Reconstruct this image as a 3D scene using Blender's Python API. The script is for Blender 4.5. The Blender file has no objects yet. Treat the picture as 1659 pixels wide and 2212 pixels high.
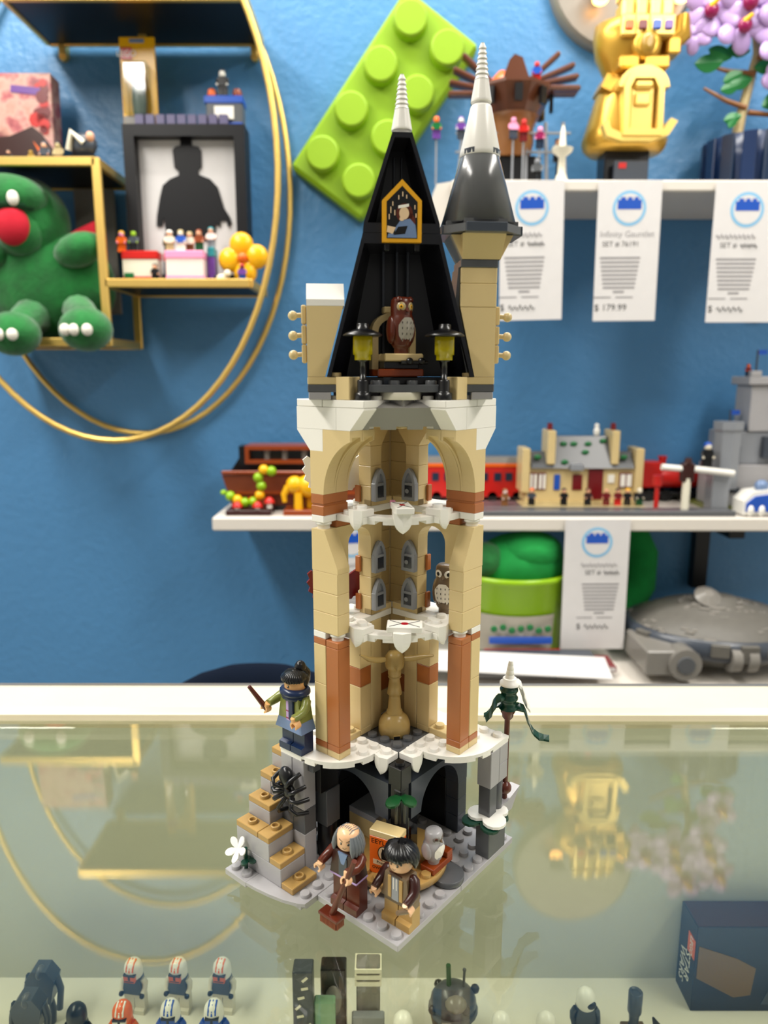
import bpy, math, random
from mathutils import Matrix, Vector
random.seed(7)
PI = math.pi
scene = bpy.context.scene
C = scene.collection
# ---------------------------------------------------------------- camera
FPX, PHI, PITCH, ROLL = 1556.85, 0.6963136, 0.1889334, -0.00109
S = 0.008                                   # one toy stud in metres
CAM = Vector((-0.006066, -0.264960, 0.241061))
camd = bpy.data.cameras.new('camera'); cam = bpy.data.objects.new('camera', camd); C.objects.link(cam)
camd.sensor_fit = 'HORIZONTAL'; camd.sensor_width = 36.0; camd.lens = 36.0 * FPX / 1659.0
camd.clip_start = 0.01; camd.clip_end = 30
camd.dof.use_dof = True; camd.dof.focus_distance = 0.37; camd.dof.aperture_fstop = 13.5; camd.dof.aperture_blades = 0
cam.location = CAM
cam.rotation_euler = (PI / 2 - PITCH, ROLL, 0)
scene.camera = cam
# ---------------------------------------------------------------- world, lights, exposure
w = bpy.data.worlds.new('room_light'); scene.world = w; w.use_nodes = True
bg = w.node_tree.nodes['Background']; bg.inputs[0].default_value = (1.0, 0.97, 0.92, 1); bg.inputs[1].default_value = 0.16
vs = scene.view_settings
vs.view_transform = 'Standard'; vs.look = 'None'; vs.gamma = 1.0; vs.use_curve_mapping = False; vs.exposure = 0.66
LIGHTS = [  # x, y, size x, size y, watts   (recessed ceiling panels)
    (-1.15, 0.0, 0.34, 2.00, 36.0),
    (1.20, 0.0, 0.34, 2.00, 25.0),
    (0.0, 1.1, 1.84, 0.30, 20.0),
]
CEIL = 1.72
for lx, ly, sx, sy, pw in LIGHTS:
    ld = bpy.data.lights.new('ceiling_panel_light', 'AREA'); ld.shape = 'RECTANGLE'; ld.size = sx - .06; ld.size_y = sy - .06
    ld.energy = pw; ld.color = (1.0, 0.965, 0.905)
    lo = bpy.data.objects.new('ceiling_panel_light', ld); C.objects.link(lo); lo.location = (lx, ly, CEIL - 0.035)
# ---------------------------------------------------------------- materials
def lin(h):
    h = h.lstrip('#'); v = [int(h[i:i + 2], 16) / 255 for i in (0, 2, 4)]
    return tuple(c / 12.92 if c <= .04045 else ((c + .055) / 1.055) ** 2.4 for c in v) + (1,)
MATS = {}
def mat(name, hexc, rough=.28, metal=0, trans=0, emit=0, noise=0, nscale=40, bump=0, bscale=200, spec=.5, sss=0, coat=0, sheen=0):
    m = bpy.data.materials.new(name); m.use_nodes = True; nt = m.node_tree; b = nt.nodes['Principled BSDF']
    c = lin(hexc); b.inputs['Base Color'].default_value = c; b.inputs['Roughness'].default_value = rough
    b.inputs['Metallic'].default_value = metal; b.inputs['Specular IOR Level'].default_value = spec
    if trans: b.inputs['Transmission Weight'].default_value = trans; b.inputs['IOR'].default_value = 1.45
    if emit: b.inputs['Emission Color'].default_value = c; b.inputs['Emission Strength'].default_value = emit
    if coat: b.inputs['Coat Weight'].default_value = coat
    if sheen: b.inputs['Sheen Weight'].default_value = sheen
    tc = nt.nodes.new('ShaderNodeTexCoord')
    n = nt.nodes.new('ShaderNodeTexNoise'); n.inputs['Scale'].default_value = nscale; n.inputs['Detail'].default_value = 3
    nt.links.new(tc.outputs['Object'], n.inputs['Vector'])
    k = noise or .04
    mx = nt.nodes.new('ShaderNodeMix'); mx.data_type = 'RGBA'; mx.blend_type = 'MULTIPLY'
    mp = nt.nodes.new('ShaderNodeMapRange'); mp.inputs[3].default_value = 1 - k; mp.inputs[4].default_value = 1 + k
    nt.links.new(n.outputs['Fac'], mp.inputs[0]); mx.inputs[0].default_value = 1; mx.inputs[6].default_value = c
    nt.links.new(mp.outputs[0], mx.inputs[7]); nt.links.new(mx.outputs[2], b.inputs['Base Color'])
    if bump:
        n2 = nt.nodes.new('ShaderNodeTexNoise'); n2.inputs['Scale'].default_value = bscale; n2.inputs['Detail'].default_value = 4
        nt.links.new(tc.outputs['Object'], n2.inputs['Vector'])
        bp = nt.nodes.new('ShaderNodeBump'); bp.inputs['Strength'].default_value = bump; bp.inputs['Distance'].default_value = .002
        nt.links.new(n2.outputs['Fac'], bp.inputs['Height']); nt.links.new(bp.outputs[0], b.inputs['Normal'])
    MATS[name] = m
    return m
for nm, hx in dict(tan='#D9C18B', white='#F1EEE6', nougat='#AC6532', lgray='#A6A4A6', dgray='#55575A', black='#0D0D10', dtan='#AE8B50',
                   rbrown='#5A2413', dgreen='#0C3B2C', green='#0E6A34', dorange='#8A3A10', gold_y='#E9A81C', dblue='#14274A', sblue='#6F86AC',
                   olive='#7D8340', nougat_skin='#E9B173', lskin='#EDBd91', dbrown='#34130F', umber='#6E5A43', hairgray='#6E7478', lavender='#B89AD0', gray='#8B8E94', terrace='#8F8C88', ornament='#B79B5E',
                   orange='#EE6A1B', yellow='#F3B50A', red='#C41C16', dred='#6E0F16', blue='#1F52B5', pink='#F099C0', lpink='#F3DCD6', purple='#6B3E94', lime='#8DB80F',
                   teal='#2C8C95', brown='#5E3420', midbrown='#8A5A30', cream='#E9DFC8', navy='#13263F', dkgreen='#0E4A22', lilac='#B79AD0', magenta='#8E1450', skinp='#DDA583',
                   sand='#B8A576', olivegold='#A8842F', egray='#7E7A74', slate='#3E444E', ivory='#E6E0CC', roofdark='#15161C').items():
    mat(nm, hx)
mat('print_black', '#0B0A0B', .35); mat('print_red', '#A80F22', .3); mat('print_white', '#F4EFE4', .35); mat('print_gray', '#A9A294', .4); mat('print_cream', '#E7C8A0', .4); mat('print_orange', '#EC7318', .35)
mat('darkpane', '#2C2F36', .2); mat('coneg', '#5C5D5E', .2)
mat('gold_metal', '#E6C06A', .35, metal=.75); mat('bronze_gold', '#C99C3A', .3, metal=.55); mat('pale_gold', '#EBC868', .28, metal=.35)
mat('darkboard', '#0B0B0F', .4, spec=.3); mat('paper', '#D5D2D1', .6); mat('wallshelf', '#D9D2C8', .4, noise=.02); mat('casewhite', '#E6E3D8', .45); mat('rail', '#D8CCB0', .35)
mat('plush', '#0A6426', .95, noise=.75, nscale=28, bump=1.0, bscale=120, sheen=.3); mat('plush_dark', '#084020', .95, noise=.3, nscale=40, bump=.8, bscale=260); mat('plush_red', '#C0102A', .9, bump=.5); mat('plush_white', '#E9E4D8', .9, bump=.5)  # plush noise mottles the base colour to imitate highlights on the fur
mat('plush_green', '#128A3C', .95, noise=.25, nscale=30, bump=.6)
mat('limepaint', '#88AE10', .5, bump=.15, bscale=300)
mat('steel', '#8C8A86', .35, metal=.7); mat('case_back', '#CDCEC0', .5, noise=.06, nscale=6)
mat('floorm', '#8B8378', .5, noise=.15, nscale=8); mat('ceilm', '#ECEAE4', .8, bump=.2, bscale=150)
mat('chairm', '#0A1322', .9, spec=.1); mat('leafg', '#1C7A38', .4); mat('lampbulb', '#FFB45A', .4, emit=6.0); mat('diffuser', '#FFF6E4', .5, emit=1.5)
mat('disc', '#8B857C', .4, metal=.2)
def wall_mat():
    m = mat('wall_paint', '#4A82B2', .42, noise=.05, nscale=3); nt = m.node_tree; b = nt.nodes['Principled BSDF']
    tc = nt.nodes['Texture Coordinate']; n = nt.nodes.new('ShaderNodeTexNoise'); n.inputs['Scale'].default_value = 62; n.inputs['Detail'].default_value = 2.5
    nt.links.new(tc.outputs['Object'], n.inputs['Vector'])
    bp = nt.nodes.new('ShaderNodeBump'); bp.inputs['Strength'].default_value = .5; bp.inputs['Distance'].default_value = .004
    nt.links.new(n.outputs['Fac'], bp.inputs['Height']); nt.links.new(bp.outputs[0], b.inputs['Normal'])
wall_mat()
def glass_mat(name, tint, refl, rough=0.0, gain=.9):
    m = bpy.data.materials.new(name); m.use_nodes = True; nt = m.node_tree
    for n in list(nt.nodes): nt.nodes.remove(n)
    o = nt.nodes.new('ShaderNodeOutputMaterial'); mx = nt.nodes.new('ShaderNodeMixShader'); t = nt.nodes.new('ShaderNodeBsdfTransparent'); g = nt.nodes.new('ShaderNodeBsdfGlossy')
    t.inputs[0].default_value = lin(tint); g.inputs['Roughness'].default_value = rough; g.inputs[0].default_value = (1, 1, 1, 1)
    lw = nt.nodes.new('ShaderNodeLayerWeight'); pw = nt.nodes.new('ShaderNodeMath'); pw.operation = 'POWER'; pw.inputs[1].default_value = 3.5
    ml = nt.nodes.new('ShaderNodeMath'); ml.operation = 'MULTIPLY_ADD'; ml.inputs[1].default_value = gain; ml.inputs[2].default_value = refl; ml.use_clamp = True
    nt.links.new(lw.outputs['Facing'], pw.inputs[0]); nt.links.new(pw.outputs[0], ml.inputs[0]); nt.links.new(ml.outputs[0], mx.inputs[0])
    nt.links.new(t.outputs[0], mx.inputs[1]); nt.links.new(g.outputs[0], mx.inputs[2]); nt.links.new(mx.outputs[0], o.inputs[0])
    MATS[name] = m
glass_mat('counter_glass', '#F1F3EC', .03, gain=.75); mat('trans_yellow', '#E8D51A', .08, trans=.55); glass_mat('trans_blue', '#0E3A52', .08, .05); glass_mat('trans_clear', '#E6EAEC', .05, .05, .5)
def art_mat(name, cols, scale, seed=0.0):
    m = bpy.data.materials.new(name); m.use_nodes = True; nt = m.node_tree; b = nt.nodes['Principled BSDF']; b.inputs['Roughness'].default_value = .4
    tc = nt.nodes.new('ShaderNodeTexCoord'); n = nt.nodes.new('ShaderNodeTexNoise'); n.inputs['Scale'].default_value = scale; n.inputs['Detail'].default_value = 5
    mp = nt.nodes.new('ShaderNodeMapping'); mp.inputs['Location'].default_value = (seed, seed * 2, seed)
    nt.links.new(tc.outputs['Object'], mp.inputs[0]); nt.links.new(mp.outputs[0], n.inputs['Vector'])
    r = nt.nodes.new('ShaderNodeValToRGB'); e = r.color_ramp.elements
    while len(e) < len(cols): e.new(.5)
    for i, c in enumerate(cols): e[i].position = .3 + .4 * i / (len(cols) - 1); e[i].color = lin(c)
    nt.links.new(n.outputs['Fac'], r.inputs[0]); nt.links.new(r.outputs[0], b.inputs['Base Color']); MATS[name] = m
art_mat('box_art', ['#8A4A48', '#C08A7A', '#CFA092', '#B4575C', '#8A3A40'], 26, 3.1)
# ---------------------------------------------------------------- mesh builder
I4 = Matrix.Identity(4)
class MB:
    def __init__(s): s.v = []; s.f = []; s.sm = []
    def add(s, vs, fs, M=None, smooth=False):
        o = len(s.v)
        for p in vs:
            p = Vector(p); s.v.append(tuple(M @ p) if M is not None else tuple(p))
        for f in fs: s.f.append(tuple(i + o for i in f)); s.sm.append(smooth)
        return s
    def box(s, x0, x1, y0, y1, z0, z1, c=0.0, M=None):
        if c <= 0:
            v = [(x, y, z) for z in (z0, z1) for y in (y0, y1) for x in (x0, x1)]
            return s.add(v, [(0, 2, 3, 1), (4, 5, 7, 6), (0, 1, 5, 4), (2, 6, 7, 3), (0, 4, 6, 2), (1, 3, 7, 5)], M)
        v = []; idx = {}
        for kx, (xa, sx) in enumerate(((x0, 1), (x1, -1))):
            for ky, (ya, sy) in enumerate(((y0, 1), (y1, -1))):
                for kz, (za, sz) in enumerate(((z0, 1), (z1, -1))):
                    b = (kx, ky, kz)
                    idx[b + (0,)] = len(v); v.append((xa, ya + c * sy, za + c * sz))
                    idx[b + (1,)] = len(v); v.append((xa + c * sx, ya, za + c * sz))
                    idx[b + (2,)] = len(v); v.append((xa + c * sx, ya + c * sy, za))
        f = []
        def q(l, n):
            a, b, d = (Vector(v[l[0]]), Vector(v[l[1]]), Vector(v[l[2]]))
            if (b - a).cross(d - b).dot(n) < 0: l = l[::-1]
            f.append(tuple(l))
        cx = Vector(((x0 + x1) / 2, (y0 + y1) / 2, (z0 + z1) / 2))
        for ax in range(3):
            for k in (0, 1):
                o = [a for a in range(3) if a != ax]; l = []
                for (i, j) in ((0, 0), (1, 0), (1, 1), (0, 1)):
                    b = [0, 0, 0]; b[ax] = k; b[o[0]] = i; b[o[1]] = j; l.append(idx[tuple(b) + (ax,)])
                n = Vector((0, 0, 0)); n[ax] = 1 if k else -1; q(l, n)
        for ax in range(3):
            o = [a for a in range(3) if a != ax]
            for i in (0, 1):
                for j in (0, 1):
                    b0 = [0, 0, 0]; b0[o[0]] = i; b0[o[1]] = j; b1 = list(b0); b1[ax] = 1
                    l = [idx[tuple(b0) + (o[0],)], idx[tuple(b1) + (o[0],)], idx[tuple(b1) + (o[1],)], idx[tuple(b0) + (o[1],)]]
                    n = Vector((0, 0, 0)); n[o[0]] = 1 if i else -1; n[o[1]] = 1 if j else -1; q(l, n)
        for b in [(i, j, k) for i in (0, 1) for j in (0, 1) for k in (0, 1)]:
            l = [idx[b + (0,)], idx[b + (1,)], idx[b + (2,)]]; n = Vector([1 if t else -1 for t in b]); q(l, n)
        return s.add(v, f, M)
    def lathe(s, prof, n=20, M=None, smooth=True, a0=0.0):
        v = []; f = []
        for r, z in prof:
            for k in range(n):
                a = a0 + 2 * PI * k / n; v.append((r * math.cos(a), r * math.sin(a), z))
        for i in range(len(prof) - 1):
            for k in range(n):
                k2 = (k + 1) % n; f.append((i * n + k, i * n + k2, (i + 1) * n + k2, (i + 1) * n + k))
        s.add(v, f, M, smooth)
        s.add(v[:n], [tuple(range(n))[::-1]], M); s.add(v[-n:], [tuple(range(n))], M)
        return s
    def cyl(s, x, y, z0, z1, r, n=18, c=0.0, M=None):
        T = Matrix.Translation((x, y, 0)); T = (M @ T) if M is not None else T
        p = [(r, z0), (r, z1)] if c <= 0 else [(r - c, z0), (r, z0 + c), (r, z1 - c), (r - c, z1)]
        return s.lathe(p, n, T)
    def prism(s, poly, t0, t1, plane='xy', M=None):
        # polygon extruded along the third axis. planes: xy->z, xz->y, yz->x
        def P(a, b, t): return (a, b, t) if plane == 'xy' else ((a, t, b) if plane == 'xz' else (t, a, b))
        n = len(poly); ar = sum(poly[i][0] * poly[(i + 1) % n][1] - poly[(i + 1) % n][0] * poly[i][1] for i in range(n))
        fl = (ar < 0) != (plane == 'xz')
        v = [P(a, b, t0) for a, b in poly] + [P(a, b, t1) for a, b in poly]
        f = [tuple(range(n))[::-1], tuple(range(n, 2 * n))] + [(i, (i + 1) % n, n + (i + 1) % n, n + i) for i in range(n)]
        if fl: f = [x[::-1] for x in f]
        return s.add(v, f, M)
    def ring(s, outer, inner, t0, t1, plane='xz', M=None, closed=True):
        def P(a, b, t): return (a, b, t) if plane == 'xy' else ((a, t, b) if plane == 'xz' else (t, a, b))
        n = len(outer); v = []
        for t in (t0, t1):
            v += [P(a, b, t) for a, b in outer] + [P(a, b, t) for a, b in inner]
        f = []
        for i in range(n if closed else n - 1):
            j = (i + 1) % n
            f += [(i, j, n + j, n + i)[::-1], (2 * n + i, 2 * n + j, 3 * n + j, 3 * n + i), (i, j, 2 * n + j, 2 * n + i), (n + i, n + j, 3 * n + j, 3 * n + i)[::-1]]
        if not closed: f += [(0, n, 3 * n, 2 * n), (n - 1, 2 * n - 1, 4 * n - 1, 3 * n - 1)[::-1]]
        return s.add(v, f, M)
    def tube(s, pts, r, n=10, M=None, closed=False, cap=True):
        pts = [Vector(p) for p in pts]; m = len(pts); v = []; f = []
        rs = r if isinstance(r, (list, tuple)) else [r] * m
        up = Vector((0, 0, 1)); nrm = None
        for i, p in enumerate(pts):
            if closed: t = pts[(i + 1) % m] - pts[i - 1]
            else: t = pts[min(i + 1, m - 1)] - pts[max(i - 1, 0)]
            t.normalize()
            if nrm is None: nrm = t.cross(up) if abs(t.dot(up)) < .95 else t.cross(Vector((1, 0, 0)))
            nrm = (nrm - t * nrm.dot(t)).normalized(); bn = t.cross(nrm)
            for k in range(n):
                a = 2 * PI * k / n; v.append(p + (nrm * math.cos(a) + bn * math.sin(a)) * rs[i])
        for i in range(m if closed else m - 1):
            j = (i + 1) % m
            for k in range(n): f.append((i * n + k, i * n + (k + 1) % n, j * n + (k + 1) % n, j * n + k))
        s.add(v, f, M, True)
        if cap and not closed: s.add(v[:n], [tuple(range(n))[::-1]], M); s.add(v[-n:], [tuple(range(n))], M)
        return s
    def ell(s, c, r, nu=14, nv=9, M=None):
        v = []; f = []; r = (r, r, r) if not isinstance(r, (list, tuple)) else r
        T = Matrix.Translation(c); T = (M @ T) if M is not None else T
        pr = []
        for j in range(1, nv): b = PI * j / nv - PI / 2; pr.append((math.cos(b), math.sin(b)))
        v.append((0, 0, -r[2]))
        for cb, sb in pr:
            for k in range(nu): a = 2 * PI * k / nu; v.append((r[0] * cb * math.cos(a), r[1] * cb * math.sin(a), r[2] * sb))
        v.append((0, 0, r[2])); L = len(pr)
        for k in range(nu):
            k2 = (k + 1) % nu; f.append((0, 1 + k2, 1 + k)); f.append((len(v) - 1, 1 + (L - 1) * nu + k, 1 + (L - 1) * nu + k2))
            for j in range(L - 1): f.append((1 + j * nu + k, 1 + j * nu + k2, 1 + (j + 1) * nu + k2, 1 + (j + 1) * nu + k))
        return s.add(v, f, T, True)
    def mesh(s, name, m):
        me = bpy.data.meshes.new(name); me.from_pydata(s.v, [], s.f); me.materials.append(MATS[m] if isinstance(m, str) else m)
        me.polygons.foreach_set('use_smooth', s.sm); me.update(); return me
    def build(s, name, m, parent=None, M=None):
        return link(name, s.mesh(name, m), parent, M)
def link(name, me, parent=None, M=None):
    o = bpy.data.objects.new(name, me); C.objects.link(o)
    if parent is not None: o.parent = parent
    if M is not None: o.matrix_local = M
    return o
def tag(o, label, cat, group=None):
    o['label'] = label; o['category'] = cat
    if group: o['group'] = group
    return o
def empty(name, label, cat, M, group=None):
    o = bpy.data.objects.new(name, None); C.objects.link(o); o.empty_display_size = .01; o.matrix_world = M
    return tag(o, label, cat, group)
def struct(o): o['kind'] = 'structure'; return o
def Tr(x, y, z): return Matrix.Translation((x, y, z))
def Rz(a): return Matrix.Rotation(a, 4, 'Z')
def Rx(a): return Matrix.Rotation(a, 4, 'X')
def Ry(a): return Matrix.Rotation(a, 4, 'Y')
def Sc(a): return Matrix.Diagonal((a, a, a, 1)) if not isinstance(a, tuple) else Matrix.Diagonal(a + (1,))
def copy_tree(o, M):
    c = o.copy(); C.objects.link(c); c.matrix_world = M
    def rec(src, dst):
        for ch in list(src.children):
            k = ch.copy(); C.objects.link(k); k.parent = dst; k.matrix_local = ch.matrix_local.copy(); rec(ch, k)
    rec(o, c); return c
TXT = {}
def text_mesh(t, size, depth=.0):
    cu = bpy.data.curves.new('lettering', 'FONT'); cu.body = t; cu.size = size; cu.align_x = 'CENTER'; cu.align_y = 'CENTER'; cu.extrude = depth; cu.resolution_u = 3
    ob = bpy.data.objects.new('lettering', cu); C.objects.link(ob); dg = bpy.context.evaluated_depsgraph_get()
    me = bpy.data.meshes.new_from_object(ob.evaluated_get(dg)); bpy.data.objects.remove(ob); bpy.data.curves.remove(cu); return me
def text(t, size, m, parent, M, name='lettering', depth=.0):
    me = text_mesh(t, size, depth); me.materials.clear(); me.materials.append(MATS[m]); return link(name, me, parent, M)
# ---------------------------------------------------------------- frames
ANG = PI / 2 - PHI
U = Vector((-math.cos(PHI), math.sin(PHI), 0)); V = Vector((math.sin(PHI), math.cos(PHI), 0))
TOWER = Matrix.Translation(V * S) @ Rz(ANG) @ Sc(S)       # tower studs (X right-back, Y left-back, Z up) -> metres
ROOF = Rz(-PI / 4)                                        # roof storey is turned 45 degrees on the tower
def at(px, py, D):
    """point seen at photo pixel (px,py), D metres ahead of the camera"""
    cp, sp = math.cos(PITCH), math.sin(PITCH); a, b = (px - 829.5) / FPX, (py - 1106) / FPX
    d = Vector((a, cp - b * sp, -sp - b * cp)); t = D / d.y
    return CAM + d * t
Y0 = CAM.y
mat('sagefig', '#5B6B5C', .4); mat('purplegray', '#5A5478', .4); mat('hullw', '#6E2E0E', .5, noise=.2, nscale=30); mat('shipgray', '#625F59', .5, noise=.15, nscale=60); mat('sagegreen', '#7FA585', .3); mat('cartondark', '#121419', .35); mat('mustard', '#7A5A14', .5)
# ================================================================ the room
WALLD = 1.82
FLOOR_Z = -0.95
struct(MB().box(-2.6, 2.6, Y0 + WALLD, Y0 + WALLD + .1, FLOOR_Z, CEIL).build('wall_back', 'wall_paint'))
struct(MB().box(-2.6, 2.6, -2.6, Y0 + WALLD, FLOOR_Z - .05, FLOOR_Z).build('floor', 'floorm'))
struct(MB().box(-2.6, 2.6, -2.6, Y0 + WALLD, CEIL, CEIL + .05).build('ceiling', 'ceilm'))
struct(MB().box(-2.7, -2.6, -2.6, Y0 + WALLD, FLOOR_Z, CEIL).build('wall_left', 'ceilm'))
struct(MB().box(2.6, 2.7, -2.6, Y0 + WALLD, FLOOR_Z, CEIL).build('wall_right', 'ceilm'))
for i, (lx, ly, sx, sy, pw) in enumerate(LIGHTS):
    side = 'left' if lx < -.5 else 'right' if lx > .5 else 'middle'; depth = 'near the blue wall' if ly > .3 else 'above the display counter'
    e = empty('ceiling_light', 'long recessed ceiling light panel %s, %s row' % (depth, side), 'ceiling light', Tr(lx, ly, CEIL - .03))
    fr = [(-sx / 2, -sy / 2), (sx / 2, -sy / 2), (sx / 2, sy / 2), (-sx / 2, sy / 2)]; k = 1 - .06 / sx
    MB().ring(fr, [(a * k, b * (1 - .06 / sy)) for a, b in fr], 0, .03, 'xy').build('frame', 'white', e)
    MB().box(-sx / 2 * k, sx / 2 * k, -sy / 2 + .03, sy / 2 - .03, .012, .02).build('diffuser', 'diffuser', e)
# ---------------------------------------------------------------- display counter
CASE = empty('display_counter', 'long glass topped shop display counter with cream rear rail', 'counter', Tr(0, Y0, 0))
CX0, CX1, CD0, CD1 = -1.3, 1.3, -.06, .474
MB().box(CX0, CX1, CD0, CD1, -.006, 0, .0008).build('glass_top', 'counter_glass', CASE)
rp = [(.474, -.006), (.474, -.001), (.4745, .001), (.475, .0035), (.478, .0015), (.482, .0015), (.486, .004), (.515, .006), (.5215, .0045), (.5225, -.03)]
MB().prism(rp, CX0, CX1, 'yz').build('rear_rail', 'rail', CASE)
MB().box(CX0, CX1, .5225, .532, -.03, .002).build('edge_strip', 'steel', CASE)
MB().box(CX0, CX1, .474, .486, -.212, -.006).build('back_panel', 'case_back', CASE)
MB().box(CX0, CX1, CD0, .486, -.226, -.212).build('display_shelf', 'casewhite', CASE)
MB().box(CX0, CX1, CD0, .53, FLOOR_Z, -.226).build('cabinet', 'casewhite', CASE)
for sx in (-1, 1): MB().box(min(sx * 1.3, sx * 1.292), max(sx * 1.3, sx * 1.292), CD0, CD1, -.212, -.006).build('side_pane', 'counter_glass', CASE)
MB().box(CX0, CX1, CD0, CD0 + .006, -.212, -.006).build('front_pane', 'counter_glass', CASE)
# ================================================================ the toy tower
TW = empty('toy_tower', 'tall tan and white toy brick owl tower with two white tipped spires', 'toy tower', TOWER)
CACHE = {}
def studs(mb, cells, z, r=.3):
    for (a, b) in cells: mb.lathe([(r, z - .02), (r, z + .18), (r - .025, z + .21)], 16, Tr(a, b, 0))
def br(x0, y0, z0, dx, dy, dz, col, st=None, name=None, par=None, M=None, c=.035):
    """a toy brick / plate / tile occupying a grid box; st = 'all' or list of stud cells"""
    key = (round(dx, 3), round(dy, 3), round(dz, 3), col, tuple(st) if isinstance(st, list) else st, c)
    if key not in CACHE:
        mb = MB().box(.012, dx - .012, .012, dy - .012, 0, dz - .004, min(c, dz / 4))
        if st == 'all': studs(mb, [(i + .5, j + .5) for i in range(int(dx)) for j in range(int(dy))], dz)
        elif st: studs(mb, st, dz)
        CACHE[key] = mb.mesh('brick', col)
    nm = name or ('plate' if dz < .5 else 'brick')
    L = Tr(x0, y0, z0); return link(nm, CACHE[key], par or TW, (M @ L) if M is not None else L)
def both(fn): fn(False); fn(True)
def mbr(mir, x0, y0, z0, dx, dy, dz, col, st=None, name=None):
    if mir: x0, y0, dx, dy = y0, x0, dy, dx; st = [(b, a) for a, b in st] if isinstance(st, list) else st
    return br(x0, y0, z0, dx, dy, dz, col, st, name)
def mprism(mir, poly, t0, t1, z_is, col, name):
    """profile prism; z_is 'yz': polygon (Y,z) extruded along X (mirrored: X,z along Y); 'xy': polygon (X,Y) extruded along z"""
    mb = MB()
    if z_is == 'xy': mb.prism([(b, a) for a, b in poly] if mir else poly, t0, t1, 'xy')
    else: mb.prism(poly, t0, t1, 'xz' if mir else 'yz')
    return mb.build(name, col, TW)
def arc(cx, cy, r, a0, a1, n, r2=None):
    r2 = r2 or r; return [(cx + r * math.cos(math.radians(a0 + (a1 - a0) * i / n)), cy + r2 * math.sin(math.radians(a0 + (a1 - a0) * i / n))) for i in range(n + 1)]
# ---- base plates
def cells(x0, x1, y0, y1, skip=lambda a, b: False): return [(a + .5, b + .5) for a in range(x0, x1) for b in range(y0, y1) if not skip(a + .5, b + .5)]
disc = lambda a, b: (a - 4) ** 2 + (b - 4) ** 2 < 11.5 or (a - 5) ** 2 + (b - 1) ** 2 < 1.6
def base(x0, y0, dx, dy, sk, name='base_plate'):
    mb = MB().box(x0 + .01, x0 + dx - .01, y0 + .01, y0 + dy - .01, 0, .4, .03)
    studs(mb, [c for c in cells(x0, x0 + dx, y0, y0 + dy, sk)], .4); mb.build(name, 'lgray', TW)
base(-1, 0, 6, 6, lambda a, b: disc(a, b) or (-1 < a < 1 and 3 < b < 5 and a < 0) or (0 < a < 1 and b < 2))
base(5, 0, 6, 6, lambda a, b: disc(a, b) or (8 < a < 10 and b < 1))
base(-1, 6, 6, 6, lambda a, b: (a < 1 and b > 7))
base(5, 6, 6, 6, lambda a, b: True)
wp = [(-1, 6), (-1, 10), (-3, 10), (-2.93, 9.2), (-2.78, 8.2), (-2.55, 7.2), (-2.25, 6.4), (-2.0, 6.0)]
mb = MB().prism(wp, .2, .4, 'xy'); 
for k in range(4): mb.box(-2.75 + .2 * (3 - k), -2.4 + .2 * (3 - k), 6.2 + k, 6.75 + k, 0, .2)
mb.box(-1.9, -1, 6.02, 9.98, 0, .2); studs(mb, [(-1.5, 6.5)], .4); mb.build('wing_plate', 'lgray', TW)
br(-3, 10, 0, 2, 2, .4, 'lgray', [(.5, .5), (.5, 1.5)], 'base_plate')
# ---- round tan plate and grey round tile
mb = MB().lathe([(2.95, .8), (3.0, .83), (3.0, 1.17), (2.97, 1.2)], 48, Tr(4, 4, 0)); studs(mb, [(a, b) for a in (1.5, 2.5, 3.5, 4.5) for b in (1.5, 2.5, 3.5, 4.5) if (a - 4) ** 2 + (b - 4) ** 2 < 7.5 and not (2 < a < 3.2 and b > 2.2) and not (a > 3.5 and b < 2.2)], 1.2)
mb.build('round_plate', 'dtan', TW)
br(2, 3, .4, 4, 2, .4, 'dgray')
mb = MB().lathe([(.93, .4), (.98, .45), (1.0, .5), (1.0, .78), (.97, .8)], 32, Tr(5, 1, 0)); mb.build('round_tile', 'dgray', TW)
# ---- stairs
def jumper(x0, y0, z0, dx, dy):
    key = ('jump', dx, dy)
    if key not in CACHE:
        mb = MB().box(.012, dx - .012, .012, dy - .012, 0, .396, .035)
        mb.lathe([(.3, .39), (.3, .57), (.275, .6), (.2, .6), (.19, .59), (.19, .42)], 18, Tr(dx / 2, dy / 2, 0)); CACHE[key] = mb.mesh('stair_tread', 'dtan')
    link('stair_tread', CACHE[key], TW, Tr(x0, y0, z0))
jumper(-2, 7, .4, 2, 1); jumper(-2, 8, 1.6, 2, 1); jumper(-2, 9, 2.8, 2, 1); jumper(-2, 10, 2.8, 1, 2); jumper(-1, 10, 4.0, 1, 2); jumper(0, 10, 5.2, 1, 2); jumper(1, 10, 6.4, 1, 2)
br(-2, 8, .4, 2, 4, 1.2, 'lgray'); br(-2, 9, 1.6, 2, 3, 1.2, 'lgray'); br(-1, 10, 2.8, 2, 2, 1.2, 'lgray'); br(0, 10, 4.0, 1, 1, 1.2, 'lgray'); br(0, 11, 4.0, 1, 1, 1.2, 'lgray'); br(1, 10, 5.2, 1, 2, 1.2, 'lgray'); br(2, 10, 6.4, 1, 2, 1.2, 'lgray')
br(1, 10, .4, 2, 2, 4.8, 'dgray')
# pillar beside the stairs
for y in (8, 9):
    br(0, y, .4, 1, 1, 2.4, 'lgray'); br(0, y, 2.8, 1, 1, 1.6, 'dgray'); br(0, y, 4.4, 1, 1, 3.2, 'lgray')
br(.35, 7.55, 6.9, .65, .45, .75, 'dgray', c=.02)
br(1, 7.6, 5.2, 1.6, 1.6, 2.4, 'black'); br(1.4, 7.5, 2.8, 1.2, 1.2, 2.4, 'dgray')
MB().cyl(2, 8.1, .4, 2.8, .62, 20, .03).build('round_brick', 'black', TW)
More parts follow.
